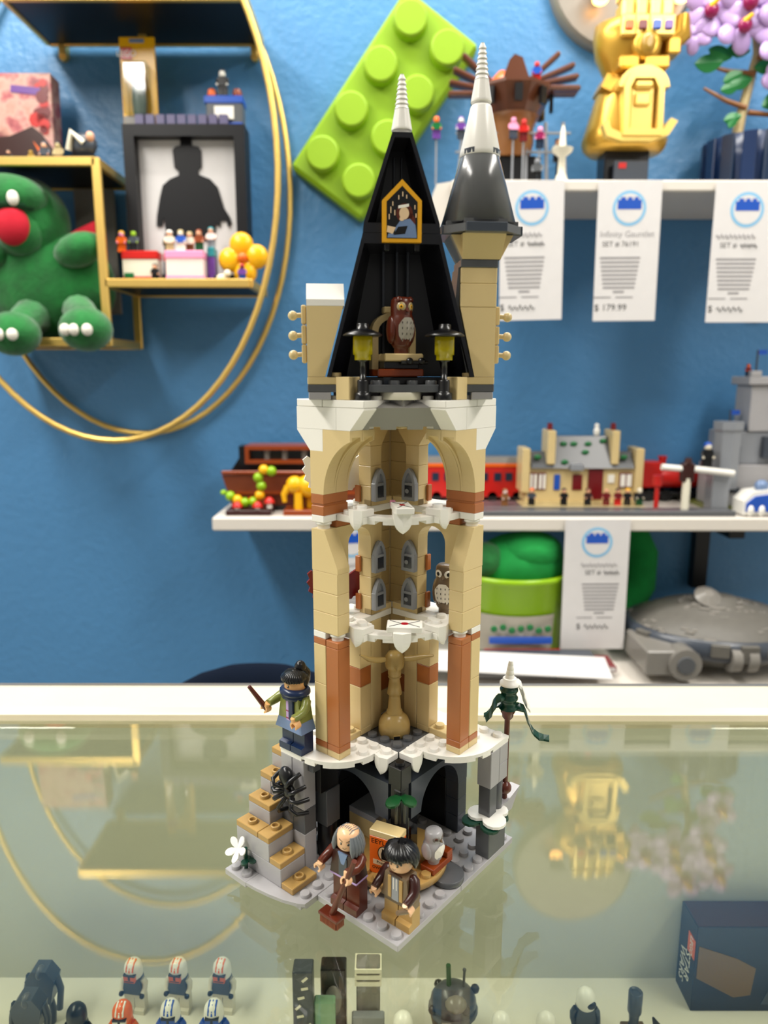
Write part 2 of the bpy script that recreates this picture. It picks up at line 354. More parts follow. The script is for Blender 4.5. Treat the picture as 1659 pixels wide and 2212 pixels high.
# ---- ground storey arches, centre post, back walls
for mir in (False, True):
    pr = [(10, 4), (10, 6.4), (4, 6.4), (4, 4), (5, 4)] + arc(7, 4, 2, 180, 0, 18, 2.0)[1:]
    mprism(mir, pr, 3.02, 3.98, 'yz', 'slate', 'arch')
    mbr(mir, 3, 9, .4, 1, 1, 1.2, 'slate'); mbr(mir, 3, 9, 1.6, 1, 1, 1.2, 'slate'); mbr(mir, 3, 9, 2.8, 1, 1, 1.2, 'slate')
    mbr(mir, 4, 5, 6.4, 1, 5, 1.2, 'black'); mbr(mir, 9, 4, .4, 1, 6, 3.6, 'black'); mbr(mir, 9, 4, 4.0, 1, 6, 3.6, 'black')  # first black row is added to colour in the dark open gap above the arch
    mbr(mir, 3.2, 9.05, 4.4, .9, .9, 3.2, 'black')
br(3, 3, 6.4, 1, 1, 1.2, 'black', [(.5, .5)]); br(3.1, 3.1, 1.2, .8, .8, 5.2, 'black'); br(4, 4, .4, 1, 1, 7.2, 'black')
MB().box(4.0, 4.9, 3.2, 3.8, .8, 4.0, .03).build('water_panel', 'trans_blue', TW)
MB().cyl(3.0, 3.35, 4.1, 5.6, .12, 10).cyl(3.35, 3.0, 4.1, 5.6, .12, 10).build('clear_bar', 'trans_clear', TW)
br(4, 5.8, 2.4, 2, 2.3, .4, 'gray', name='bench_seat'); br(4, 5.8, 1.2, 2, 2.3, 1.2, 'sand', name='bench_block')
def leaf(n, r, thick, droop, seed, notch=.35):
    mb = MB(); pts = []
    for k in range(n * 8):
        a = 2 * PI * k / (n * 8); t = abs(math.sin(a * n / 2)); rr = r * (notch + (1 - notch) * t ** .8); pts.append((rr * math.cos(a), rr * math.sin(a), -droop * (rr / r) ** 2))
    m = len(pts); top = [(0, 0, 0)] + pts; bot = [(0, 0, -thick)] + [(x, y, z - thick) for x, y, z in pts]
    f = [(0, 1 + k, 1 + (k + 1) % m) for k in range(m)] + [(m + 1, m + 2 + (k + 1) % m, m + 2 + k) for k in range(m)] + [(1 + k, m + 2 + k, m + 2 + (k + 1) % m, 1 + (k + 1) % m) for k in range(m)]
    return mb.add(top + bot, f, None, False)
leaf(3, 1.0, .14, .28, 1, .3).build('leaf', 'dkgreen', TW, Tr(3.15, 3.15, 5.9) @ Rz(PI * .25 + PI / 3))
br(3.05, 3.05, 5.9, .6, .6, .3, 'black', c=.1)
# ---- right hand post with shrub
br(8, 0, .4, 2, 1, 2.4, 'dgray'); 
leaf(4, 1.5, .16, .16, 2, .5).build('leaf', 'dgreen', TW, Tr(8.4, .55, 3.02) @ Rz(.1))
leaf(3, 1.4, .18, .12, 3, .55).build('snow_leaf', 'white', TW, Tr(8.6, .35, 3.25) @ Rz(.95))
br(8.1, .08, 3.2, .85, .85, 2.0, 'dgray'); MB().cyl(9.5, .5, 2.8, 5.2, .4, 18, .03).build('round_brick', 'dgray', TW)
br(8, 0, 5.2, 1, 1, 2.4, 'lgray'); br(9, 0, 5.2, 1, 1, 1.2, 'lgray'); br(9, 0, 6.4, 1, 1, 1.2, 'lgray')
MB().prism([(9.3, 3.0), (10.0, 2.4), (11.0, 2.4), (11.95, 3.6), (10.4, 3.2), (9.7, 3.3)], .15, .85, 'xz').build('wedge', 'lgray', TW)
br(10, .2, 6.2, .35, .6, .5, 'lgray', c=.02)
# little conifer
MB().cyl(10.62, .5, 3.2, 9.0, .17, 12).build('tree_trunk', 'rbrown', TW)
MB().ell((10.55, .45, 4.0), (.42, .42, .42)).build('tree_knob', 'rbrown', TW)
MB().lathe([(.22, 8.7), (.34, 8.85), (.38, 9.1), (.46, 9.2), (.46, 9.45)], 16, Tr(10.65, .5, 0)).build('tree_cup', 'rbrown', TW)
mb = MB().lathe([(.6, 9.42), (.6, 9.55), (.48, 9.6), (.5, 10.0), (.58, 10.05), (.58, 10.2), (.48, 10.25), (.5, 10.55), (.57, 10.6), (.57, 10.75), (.45, 10.8), (.45, 11.05)], 18, Tr(10.7, .5, 0)); mb.build('tree_stack', 'dgreen', TW)
def frond(path, wd0, col, M, name='frond'):
    """drooping leaf: path of (out, down) points, toothed outline"""
    mb = MB(); n = len(path) - 1; v = []
    for i, (x, z) in enumerate(path):
        t = i / n; wd = wd0 * (.45 + .75 * math.sin(PI * (.15 + .75 * t))) * (1.2 if i % 2 else .82) * (1 - .25 * t)
        for th in (.07, -.07): v += [(x, -wd, z + th - .12), (x + .05, 0, z + th + .08), (x, wd, z + th - .12)]
    f = []
    for i in range(n):
        a = i * 6; b = a + 6
        f += [(a, b, b + 1, a + 1), (a + 1, b + 1, b + 2, a + 2), (a + 3, a + 4, b + 4, b + 3), (a + 4, a + 5, b + 5, b + 4), (a, a + 3, b + 3, b), (a + 2, b + 2, b + 5, a + 5)]
    f += [(0, 1, 4, 3), (1, 2, 5, 4), (n * 6, n * 6 + 3, n * 6 + 4, n * 6 + 1), (n * 6 + 1, n * 6 + 4, n * 6 + 5, n * 6 + 2)]
    mb.add(v, f); mb.build(name, col, TW, M)
big = [(0, 0), (.35, .02), (.6, -.1), (.78, -.5), (.92, -.95), (1.08, -1.4), (1.3, -1.75), (1.6, -2.0), (1.95, -2.15), (2.3, -2.2)]
sml = [(0, 0), (.3, 0), (.5, -.15), (.62, -.45), (.74, -.75), (.86, -1.05), (.98, -1.3), (1.15, -1.5)]
frond(big, .5, 'dgreen', Tr(11.0, .3, 9.55) @ Rz(-.85)); frond(sml, .4, 'dgreen', Tr(10.35, .6, 10.35) @ Rz(2.3)); frond(sml, .36, 'dgreen', Tr(10.6, .85, 9.6) @ Rz(1.9) @ Sc((1, 1, .6))); frond(sml, .42, 'white', Tr(10.95, .4, 11.15) @ Rz(-.75) @ Sc((1, 1, 1.25)), 'snow_frond')
MB().lathe([(.62, 11.0), (.62, 11.15), (.44, 11.2), (.44, 11.42), (.40, 11.44)], 20, Tr(10.75, .5, 0)).build('snow_cap', 'white', TW)
def spiral(h, r0, r1, n):
    p = []
    for i in range(n):
        a = r0 + (r1 - r0) * i / n; b = r0 + (r1 - r0) * (i + .92) / n; p += [(a, h * i / n), (b * .99, h * (i + .88) / n), (b * .93, h * (i + .97) / n)]
    p.append((r1 * .8, h)); return MB().lathe(p, 18)
spiral(1.15, .3, .13, 4).build('spiral_tip', 'white', TW, Tr(10.75, .5, 11.4) @ Ry(.06))
# ---- main floor z 7.6 .. 8.0
def toothm():
    if 'tooth' not in CACHE:
        mb = MB().box(.012, .988, .012, .988, -.4, 0, .03); studs(mb, [(.5, .5)], 0)
        lv = [(0, .5), (-.3, .5), (-.55, .48), (-.75, .42), (-.9, .33), (-1.03, .2), (-1.13, .06), (-1.16, 0.01)]; v = []; f = []
        for z, hw in lv: cr = .16 * (hw / .5) ** .5; v += [(.06, .5 + hw, z), (-.02 - cr * .25, .5 + hw, z), (-.06 - cr, .5, z), (-.02 - cr * .25, .5 - hw, z), (.06, .5 - hw, z)]
        for i in range(len(lv) - 1):
            for k in range(4): f.append((i * 5 + k, (i + 1) * 5 + k, (i + 1) * 5 + k + 1, i * 5 + k + 1))
            f.append((i * 5 + 4, (i + 1) * 5 + 4, (i + 1) * 5, i * 5))
        f.append((0, 1, 2, 3, 4)); mb.add(v, f); CACHE['tooth'] = mb.mesh('icicle_plate', 'white')
    return CACHE['tooth']
for mir in (False, True):
    poly = [(4, 5), (4, 10), (0, 10), (0, 8)] + arc(3, 8, 3, 180, 270, 12)[1:]
    P = [(b, a) for a, b in poly] if mir else poly
    mb = MB().prism(P, 7.8, 8.0, 'xy')
    for a0, a1 in ((182, 196), (206, 242), (252, 268)):
        q = arc(3, 8, 3, a0, a1, 4) + arc(3, 8, 2.4, a1, a0, 4); mb.prism([(b, a) for a, b in q] if mir else q, 7.6, 7.81, 'xy')
    mb.box(*((8.2, 9.98, .02, 3.9) if mir else (.02, 3.9, 8.2, 9.98)), 7.6, 7.81)
    st = [(3.5, 5.5), (3.5, 6.5), (2.5, 5.5), (2.5, 6.5), (.5, 9.5), (1.5, 9.5), (2.5, 9.5), (2.5, 8.5), (1.5, 8.5)]
    if not mir: st = [c for c in st if c[0] > 1.9]
    studs(mb, [(b, a) for a, b in st] if mir else st, 8.0); mb.build('floor_plate', 'white', TW)
    mbr(mir, 4, 8, 7.6, 6, 2, .4, 'white') if not mir else br(8, 4, 7.6, 2, 4, .4, 'white')
    link('icicle_plate', toothm(), TW, (Tr(3, 4, 8.0)) if not mir else (Tr(5, 3, 8.0) @ Rz(PI / 2)))
br(4, 4, 7.6, 4, 4, .4, 'dgray', 'all')
for z, dz in ((8.0, 4.8), (12.8, 2.4), (15.2, .4), (15.6, 3.6), (19.2, 2.8), (22.0, .4), (22.4, 4.8)): br(8, 8, z, 1, 1, dz, 'white' if dz < .5 else 'tan')
# ---- columns
for mir in (False, True):
    B = lambda *a, **k: mbr(mir, *a, **k)
    B(1, 6, 8.0, 1, 1, .4, 'tan'); B(1, 7, 8.0, 1, 1, .4, 'tan')
    B(1, 6, 8.4, 1, 1, .4, 'nougat'); B(1, 7, 8.4, 1, 1, .4, 'nougat'); B(1, 6, 8.8, 1, 1, 6.0, 'nougat'); B(1, 6, 14.8, 1, 1, .4, 'nougat')
    B(1, 7, 8.8, 1, 1, 3.6, 'tan'); B(1, 7, 12.4, 1, 1, 2.4, 'tan'); B(1, 7, 14.8, 1, 1, .4, 'nougat')
    rp = (1.5, 6.5) if not mir else (6.5, 1.5)
    MB().lathe([(.36, 15.2), (.36, 15.42), (.45, 15.44), (.45, 15.58), (.42, 15.6)], 20, Tr(rp[0], rp[1], 0)).build('round_plate', 'white', TW)
    B(1, 7, 15.2, 1, 1, .4, 'white'); B(2, 6.6, 15.2, .5, 1.4, .4, 'nougat')
    for z in (15.6, 16.8, 18.0): B(1, 6, z, 1, 2, 1.2, 'tan')
    mprism(mir, [(6.01, 19.2), (7.99, 19.2), (7.99, 21.595), (7.0, 21.595), (6.01, 19.5)], 1.012, 1.988, 'yz', 'tan', 'slope_brick')
    rp = (1.5, 7.5) if not mir else (7.5, 1.5)
    MB().lathe([(.36, 21.6), (.36, 21.82), (.45, 21.84), (.45, 21.98), (.42, 22.0)], 20, Tr(rp[0], rp[1], 0)).build('round_plate', 'white', TW)
    B(2, 7, 21.6, 2, 1, .4, 'nougat'); B(1, 7, 22.0, 2, 1, .4, 'white')
    # arch over the level two opening
    pr = [(2, 19.2), (3, 19.2), (3, 20.35)] + arc(4, 20.35, 1, 180, 0, 12, .95)[1:] + [(5, 19.2), (6, 19.2), (6, 21.59), (2, 21.59)]
    mb = MB().prism(pr, 7.02, 7.98, 'yz' if mir else 'xz'); mb.build('arch', 'tan', TW)
    # grooved brown band
    mb = MB()
    for z0, z1, g in ((22.4, 22.94, 0), (22.94, 23.06, .06), (23.06, 23.6, 0)):
        mb.box(*((7.01 + g, 7.99 - g, 1.01 + g, 2.99 - g) if mir else (1.01 + g, 2.99 - g, 7.01 + g, 7.99 - g)), z0, z1, .0 if g else .025)
    mb.build('grooved_brick', 'nougat', TW)
    # big half arches
    for x0 in (1, 2):
        mb = MB()
        for xa, xb, r2 in ((x0 + .01, x0 + .16, 3.2), (x0 + .16, x0 + .84, 3.42), (x0 + .84, x0 + .99, 3.2)):
            cur = [(4 + 3 * math.cos(t), 23.6 + r2 * math.sin(t)) for t in [i * 1.2309 / 14 for i in range(15)]]
            mb.prism([(7.99, 23.6), (7.99, 26.0), (7.0, 26.0), (7.0, 27.19), (5.0, 27.19)] + cur[::-1], xa, xb, 'xz' if mir else 'yz')
        mb.build('half_arch', 'tan', TW)
    mprism(mir, [(7.01, 26.0), (7.99, 26.0), (8.99, 27.1), (8.99, 27.19), (7.01, 27.19)], 1.01, 2.99, 'yz', 'white', 'inverted_slope')
    mprism(mir, [(6.0, 27.2), (8.99, 27.2), (8.99, 28.39), (6.0, 28.39)], 1.01, 1.99, 'yz', 'white', 'brick')
    mprism(mir, [(5.0, 27.2), (5.98, 27.2), (5.98, 28.39), (4.01, 28.39), (4.01, 28.3)], 1.01, 1.99, 'yz', 'white', 'inverted_slope')
    B(1, 7, 28.4, 2, 2, .4, 'white', name='tile'); B(1, 4, 28.4, 2, 3, .4, 'white', name='tile')
    B(2, 5, 27.2, 1, 4, 1.2, 'white')
br(3, 4, 28.4, 6, 5, .4, 'white'); br(4, 1, 28.4, 0 + 1, 3, .4, 'white') if False else None
br(5, 3, 28.4, 4, 1, .4, 'white'); br(4, 3, 28.4, 1, 1, .4, 'white'); br(3, 3, 28.4, 1, 1, .4, 'terrace', name='tile')
br(3, 3, 27.2, 6, 6, 1.2, 'tan') if False else br(3.6, 3.6, 27.25, 5.4, 5.4, 1.15, 'tan')
# ---- inner walls
for mir in (False, True):
    B = lambda *a, **k: mbr(mir, *a, **k)
    B(2, 7, 8.0, 2, 1, .4, 'tan', st=[(.5, .5), (1.5, .5)])
    B(4, 7, 8.4, 1, 1, 2.8, 'tan'); B(4, 7, 11.2, 1, 1, 1.2, 'nougat'); B(4, 7, 12.4, 1, 1, 2.8, 'tan'); B(5, 7, 8.0, 1, 1, 7.2, 'tan'); B(4, 7, 8.0, 1, 1, .4, 'tan')
    for z, dz, cl in ((8.0, 1.6, 'tan'), (9.6, 1.2, 'nougat'), (10.8, 2.0, 'tan'), (12.8, 2.4, 'tan')): B(6, 8, z, 2, 1, dz, cl)
    B(2, 6, 15.2, 2, 2, .4, 'white', st=[(.5, .5), (1.5, .5), (.5, 1.5), (1.5, 1.5)])
    B(2, 6, 22.0, 2, 1, .4, 'white', st=[(.5, .5), (1.5, .5)]); B(3, 7, 22.0, 1, 1, .4, 'white', st=[(.5, .5)])
    for zl in (15.2, 22.0):
        B(4, 7, zl, 3, 1, .4, 'white'); B(6, 8, zl, 2, 1, .4, 'white'); B(5, 7, zl + .4, 2, .6, .4, 'tan', name='ledge')
    for z in (15.6, 16.8, 18.0): B(5, 7, z, 1, 1, 1.2, 'tan')
    for z in (15.6, 16.8, 18.0, 19.2, 20.4): B(6, 8, z, 2, 1, 1.2 if z < 20.3 else 1.6, 'tan')
    for z in (22.4, 23.6, 24.8): B(5, 7, z, 1, 1, 1.2, 'tan')
    for z in (22.4, 23.6, 24.8, 26.0): B(6, 8, z, 2, 1, 1.2, 'tan')
    mprism(mir, [(4.0, 26.4), (5.01, 26.0), (5.99, 26.0), (6.75, 27.19), (4.0, 27.19)], 7.01, 7.99, 'xz' if False else 'yz', 'tan', 'slope_brick') if False else None
    mb = MB().prism([(5.01, 26.0), (5.99, 26.0), (6.8, 27.19), (4.2, 27.19)], 7.01, 7.99, 'yz' if mir else 'xz'); mb.build('slope_brick', 'tan', TW)
    # gothic windows
    if 'win' not in CACHE:
        def goth(w, z0, z1, zs, n=8):
            p = [(-w, z0), (w, z0), (w, zs)]
            for i in range(1, n + 1): t = i / n; p.append((w * (1 - t ** 1.6), zs + (z1 - zs) * (1 - (1 - t) ** 1.35)))
            for i in range(n - 1, -1, -1): t = i / n; p.append((-w * (1 - t ** 1.6), zs + (z1 - zs) * (1 - (1 - t) ** 1.35)))
            return p
        o = goth(.49, 0, 1.95, .95); inn = goth(.3, .2, 1.66, .95)
        mb = MB().ring(o, inn, -.35, -.12, 'xz'); mb.box(-.32, .32, -.33, -.14, .92, 1.06); mb.prism(goth(.48, .02, 1.9, .95), -.2, -.04, 'xz'); mb.box(-.495, .495, -.3, 0, 0, 1.08, .02)
        mb.v = mb.v
        CACHE['win'] = mb.mesh('gothic_window', 'gray'); CACHE['pane'] = MB().box(-.27, .27, -.325, -.305, .24, .9, 0).mesh('pane', 'darkpane')
        CACHE['pane2'] = MB().cyl(0, 0, 0, .03, .14, 14).mesh('latch', 'gray')
    for zb in (15.95, 18.32, 22.7):
        wo = link('gothic_window', CACHE['win'], TW, Tr(5.5, 7, zb) if not mir else Tr(7, 5.5, zb) @ Rz(-PI / 2))
        link('pane', CACHE['pane'], wo, I4.copy())
        if mir: link('latch', CACHE['pane2'], wo, Tr(-.1, -.325, .56) @ Rx(PI / 2))
    # brown tiles edging the pillar outside
    for z in (15.85, 18.25, 22.6): B(4.8, 7.74, z, .2, .42, 1.0, 'nougat', name='tile')
# outer landings behind the openings, where the owls perch
for mir in (False, True):
    for zl in (15.2, 22.0):
        mbr(mir, 3, 8, zl, 3, 1.6, .4, 'white', st=[(2.5, .5)])
# ---- balcony rings with icicle plates
for zl in (15.2, 22.0):
    A0, A1 = 191, 259
    mb = MB().prism(arc(6, 6, 3.75, A0, A1, 20) + arc(6, 6, 2.8, A1, A0, 20), zl + .2, zl + .4, 'xy')
    for a0, a1 in ((191, 202), (209, 240), (247, 259)): mb.prism(arc(6, 6, 3.74, a0, a1, 8) + arc(6, 6, 2.9, a1, a0, 8), zl, zl + .21, 'xy')
    mb.build('balcony_ring', 'white', TW)
    link('icicle_plate', toothm(), TW, Tr(2, 5, zl + .8)); link('icicle_plate', toothm(), TW, Tr(6, 2, zl + .8) @ Rz(PI / 2))
    br(2, 5, zl, 1, 1, .4, 'white'); br(5, 2, zl, 1, 1, .4, 'white')
    link('icicle_plate', toothm(), TW, Tr(3.32, 3.32, zl + .8) @ Rz(PI / 4) @ Tr(-.5, -.5, 0))
# ---- grey inverted slope under the roof terrace (diagonal)
pg = [(-1.41, 0), (1.41, 0), (2.12, -1.42), (1.75, -1.42), (1.75, -1.22), (1.15, -1.22), (1.15, -1.42), (.3, -1.42), (.3, -1.22), (-.3, -1.22), (-.3, -1.42), (-1.15, -1.42), (-1.15, -1.22), (-1.75, -1.22), (-1.75, -1.42), (-2.12, -1.42)]
MB().prism(pg, 0, .5, 'xz').build('inverted_slope', 'terrace', TW, ROOF @ Tr(0, 4.24, 28.4) @ Rx(math.atan2(.76, 1.2)))
# ================================================================ roof storey (frame: x = p to the right, y = d away from the viewer)
def rb(x0, y0, z0, dx, dy, dz, col, st=None, name=None, c=.035): return br(x0, y0, z0, dx, dy, dz, col, st, name, None, ROOF, c)
def rprism(poly, t0, t1, plane, col, name): return MB().prism(poly, t0, t1, plane).build(name, col, TW, ROOF)
# terrace bits standing on the tower grid
for mir in (False, True):
    mbr(mir, 1, 5, 28.8, 1, 1, 1.2, 'tan')
    sp = (2.6, 3.9) if not mir else (3.9, 2.6)
    mb = MB(); studs(mb, [(2.4, 4.35), (1.5, 6.5), (1.5, 7.5)] if not mir else [(4.35, 2.4), (6.5, 1.5), (7.5, 1.5)], 28.8); mb.build('stud', 'white', TW)
    lx, ly = (1.5, 4.5) if not mir else (4.5, 1.5)
    L = MB().lathe([(.42, 28.8), (.44, 28.84), (.44, 29.16), (.34, 29.2), (.31, 29.25), (.31, 29.78), (.28, 29.84), (.17, 29.86), (.17, 30.75), (.3, 30.78), (.3, 30.84)], 18).build('street_lamp', 'black', TW, Tr(lx, ly, 0))
    MB().lathe([(.41, 30.84), (.43, 30.86), (.43, 31.1), (.51, 31.12), (.51, 32.02), (.47, 32.05)], 20).build('lamp_glass', 'trans_yellow', L)
    MB().lathe([(.16, 30.9), (.16, 31.95)], 10).build('lamp_core', 'trans_yellow', L)
    MB().lathe([(.9, 32.02), (1.02, 32.06), (1.02, 32.1), (.85, 32.22), (.5, 32.36), (.32, 32.4), (.32, 32.62), (.29, 32.66)], 24).build('lamp_hat', 'black', L)
MB().lathe([(1.12, 28.8), (1.15, 28.83), (1.15, 29.2)], 32).build('turntable', 'egray', TW, ROOF @ Tr(-.05, 5.4, 0))
MB().lathe([(1.1, 28.8), (1.12, 28.83), (1.12, 29.17), (1.1, 29.2)], 32).build('round_plate', 'ivory', TW, ROOF @ Tr(-.05, 5.25, 0))
for x in (-4.95, 3.75): rb(x, 5, 28.8, 1.2, 2, .4, 'lgray')
rb(-3.6, 5.5, 28.8, 7.2, 2.6, .4, 'dbrown')
rb(-5, 5, 29.2, 4, 4, .4, 'dgray'); rb(1, 5, 29.2, 4, 4, .4, 'dgray'); rb(-1, 5, 29.2, 2, 4, .4, 'dgray')
rb(-2.5, 5.1, 29.6, 5.1, 3.4, .38, 'black')
rb(-1.9, 4.2, 29.2, 3.9, .8, .4, 'dgray', [(.5, .45), (1.45, .45), (2.4, .45), (3.4, .45)])
rb(-5, 5, 29.6, 2.5, 2, .4, 'tan', [(1.5, .4)]); rb(2.6, 5, 29.6, 2.4, 2, .4, 'tan', [(1.0, .4)])
# left stub tower
rprism([(-4.98, 30.0), (-4.06, 30.0), (-3.08, 33.59), (-4.98, 33.59)], 5.02, 6.98, 'xz', 'tan', 'slope_brick')
rprism([(5.02, 33.6), (6.98, 33.6), (6.98, 34.8), (5.9, 34.8), (5.02, 33.92)], -4.98, -3.02, 'yz', 'white', 'slope_brick')
# right tower
rprism([(3.9, 30.0), (4.98, 30.0), (4.98, 33.59), (3.07, 33.59)], 5.02, 6.98, 'xz', 'tan', 'slope_brick')
rb(3.05, 5, 33.6, 1.95, 2, 1.2, 'tan'); rb(3.05, 5, 34.8, 1.95, 2, .8, 'tan'); rb(3.03, 4.98, 35.6, 2.0, 2.04, .4, 'dgray')
rprism([(3.55, 30.0), (3.85, 30.0), (3.03, 33.6), (3.03, 35.6), (2.95, 35.6), (2.78, 33.4)], 5.2, 6.9, 'xz', 'dgray', 'side_slope')
CXR, CYR = 4.12, 6.0
def octa(h, cut): return [(-h + cut, -h), (h - cut, -h), (h, -h + cut), (h, h - cut), (h - cut, h), (-h + cut, h), (-h, h - cut), (-h, -h + cut)]
for k in range(4):
    a = 1.0; b = 1.13; t = 1.62
    mb = MB().add([(-a, -1.0, 0), (a, -1.0, 0), (b, -t, 1.18), (-b, -t, 1.18), (-a, 0, 0), (a, 0, 0), (b, 0, 1.18), (-b, 0, 1.18)], [(0, 1, 2, 3), (1, 5, 6, 2), (5, 4, 7, 6), (4, 0, 3, 7), (0, 4, 5, 1), (3, 2, 6, 7)])
    mb.build('flared_brick', 'tan', TW, ROOF @ Tr(CXR, CYR, 36.0) @ Rz(k * PI / 2))
MB().prism(octa(2.02, .95), 0, .38, 'xy').build('rim_plate', 'dgray', TW, ROOF @ Tr(CXR, CYR, 37.22))
for k in range(4): MB().box(-1.06, 1.06, -2.12, -1.5, -.04, .42, .03).build('rim_tile', 'slate', TW, ROOF @ Tr(CXR, CYR, 37.22) @ Rz(k * PI / 2))
mb = MB().lathe([(1.86, 37.75), (1.98, 37.78), (1.02, 41.15), (.96, 41.2)], 48)
for k in range(4): mb.box(-1.1, 1.1, -1.86, -1.3, 37.6, 37.85, 0, Rz(k * PI / 2))
mb.build('cone', 'coneg', TW, ROOF @ Tr(CXR, CYR, 0))
MB().cyl(0, 0, 41.1, 41.4, .9, 24).build('cone_collar', 'slate', TW, ROOF @ Tr(CXR, CYR, 0))
mb = MB().lathe([(1.0, 41.14), (1.04, 41.18), (1.035, 41.4), (.55, 43.55), (.52, 43.62), (.46, 43.66)], 40)
mb.build('white_cone', 'white', TW, ROOF @ Tr(CXR, CYR, 0))
mb = MB()
for k in range(4):
    for s in (-1, 1): mb.box(-.16, .16, -1.035, -.9, 41.2, 41.46, .01, Rz(k * PI / 2 + s * .64))
mb.build('cone_notch', 'slate', TW, ROOF @ Tr(CXR, CYR, 0))
def spire():
    p = [(.42, 0), (.42, .16), (.53, .2), (.53, .28), (.36, 1.25)]
    n = 7; h0, h1 = 1.25, 2.95
    for i in range(n):
        a = .345 - .2 * i / n; b = .3 - .2 * (i + .85) / n; p += [(a + .035, h0 + (h1 - h0) * i / n + .01), (b, h0 + (h1 - h0) * (i + .9) / n)]
    p += [(.1, h1 + .02)]; return MB().lathe(p, 28, None, False)
sm = spire().mesh('spire_tip', 'white')
link('spire_tip', sm, TW, ROOF @ Tr(CXR, CYR, 43.6)); 
link('spire_tip', sm, TW, ROOF @ Tr(-.03, 5.5, 42.0) @ Sc((.98, .98, .94)))
# black steep roof, open to the front
def shell(zs, ws, wi, d0, d1, bs, zi0, zi1, name):
    """zs: z levels, ws: outer half widths at the front, bs: at the back; opening from zi0 to zi1 with frame wi"""
    mb = MB(); n = len(zs); off = -.05
    def hw(z, arr):
        for i in range(n - 1):
            if zs[i] <= z <= zs[i + 1]: t = (z - zs[i]) / (zs[i + 1] - zs[i]); return arr[i] + (arr[i + 1] - arr[i]) * t
        return arr[-1]
    for sgn in (-1, 1):
        P = []
        for z in zs: P.append(((sgn * hw(z, ws) + off), d0, z))
        for z in zs: P.append(((sgn * hw(z, bs) + off), d1, z))
        f = [(i, i + 1, n + i + 1, n + i) for i in range(n - 1)]; mb.add(P, f)
        zl = [zi0 + (zi1 - zi0) * i / 6 for i in range(7)]; Q = []
        for z in zl: Q.append((sgn * (hw(z, ws) - wi) + off, d0, z))
        for z in zl: Q.append((sgn * (hw(z, bs) - wi * .4) * .98 + off, d1 - .25, z))
        for z in zl: Q.append((sgn * hw(z, ws) + off, d0, z))
        mb.add(Q, [(i, 7 + i, 8 + i, i + 1) for i in range(6)] + [(i, i + 1, 14 + i + 1, 14 + i) for i in range(6)])
    def strip(za, zb):
        a, b = hw(za, ws), hw(zb, ws); mb.add([(-a + off, d0, za), (a + off, d0, za), (b + off, d0, zb), (-b + off, d0, zb)], [(0, 1, 2, 3)])
    if zi0 > zs[0] + .01: strip(zs[0], zi0)
    if zi1 < zs[-1] - .01: strip(zi1, zs[-1])
    # inner back, inner floor / ceiling, outer back
    a, b = hw(zi0, bs), hw(zi1, bs); A, Bq = hw(zi0, ws) - wi, hw(zi1, ws) - wi
    mb.add([(-a + off, d1 - .25, zi0), (a + off, d1 - .25, zi0), (b + off, d1 - .25, zi1), (-b + off, d1 - .25, zi1)], [(0, 1, 2, 3)])
    mb.add([(-A + off, d0, zi0), (A + off, d0, zi0), (a + off, d1 - .25, zi0), (-a + off, d1 - .25, zi0)], [(0, 1, 2, 3)])
    mb.add([(-Bq + off, d0, zi1), (Bq + off, d0, zi1), (b + off, d1 - .25, zi1), (-b + off, d1 - .25, zi1)], [(3, 2, 1, 0)])
    n0, n1 = hw(zs[0], bs), hw(zs[-1], bs); m0, m1 = hw(zs[0], ws), hw(zs[-1], ws)
    mb.add([(-n0 + off, d1, zs[0]), (n0 + off, d1, zs[0]), (n1 + off, d1, zs[-1]), (-n1 + off, d1, zs[-1])], [(3, 2, 1, 0)])
    mb.add([(-m1 + off, d0, zs[-1]), (m1 + off, d0, zs[-1]), (n1 + off, d1, zs[-1]), (-n1 + off, d1, zs[-1])], [(0, 1, 2, 3)])
    mb.add([(-m0 + off, d0, zs[0]), (m0 + off, d0, zs[0]), (n0 + off, d1, zs[0]), (-n0 + off, d1, zs[0])], [(3, 2, 1, 0)])
    mb.build(name, 'roofdark', TW, ROOF)
shell([30.0, 37.2], [3.92, 2.0], .2, 5.0, 8.6, [2.9, 1.4], 30.0, 36.7, 'steep_roof')
shell([37.22, 37.7, 42.0], [2.0, 1.95, .5], .2, 5.0, 7.6, [1.4, 1.35, .4], 37.7, 41.75, 'steep_roof')
for x in (-.75, .0, .6): rb(x - .1, 7.6, 30.0, .18, .2, 7.0, 'slate', name='rib', c=.02)
for x in (-.25, .15): rb(x - .05, 7.1, 38.0, .12, .15, 3.4, 'slate', name='rib', c=.02)
rb(-.95, 5.0, 36.35, .3, .5, .4, 'black'); rb(.6, 5.0, 36.35, .3, .5, .4, 'black')
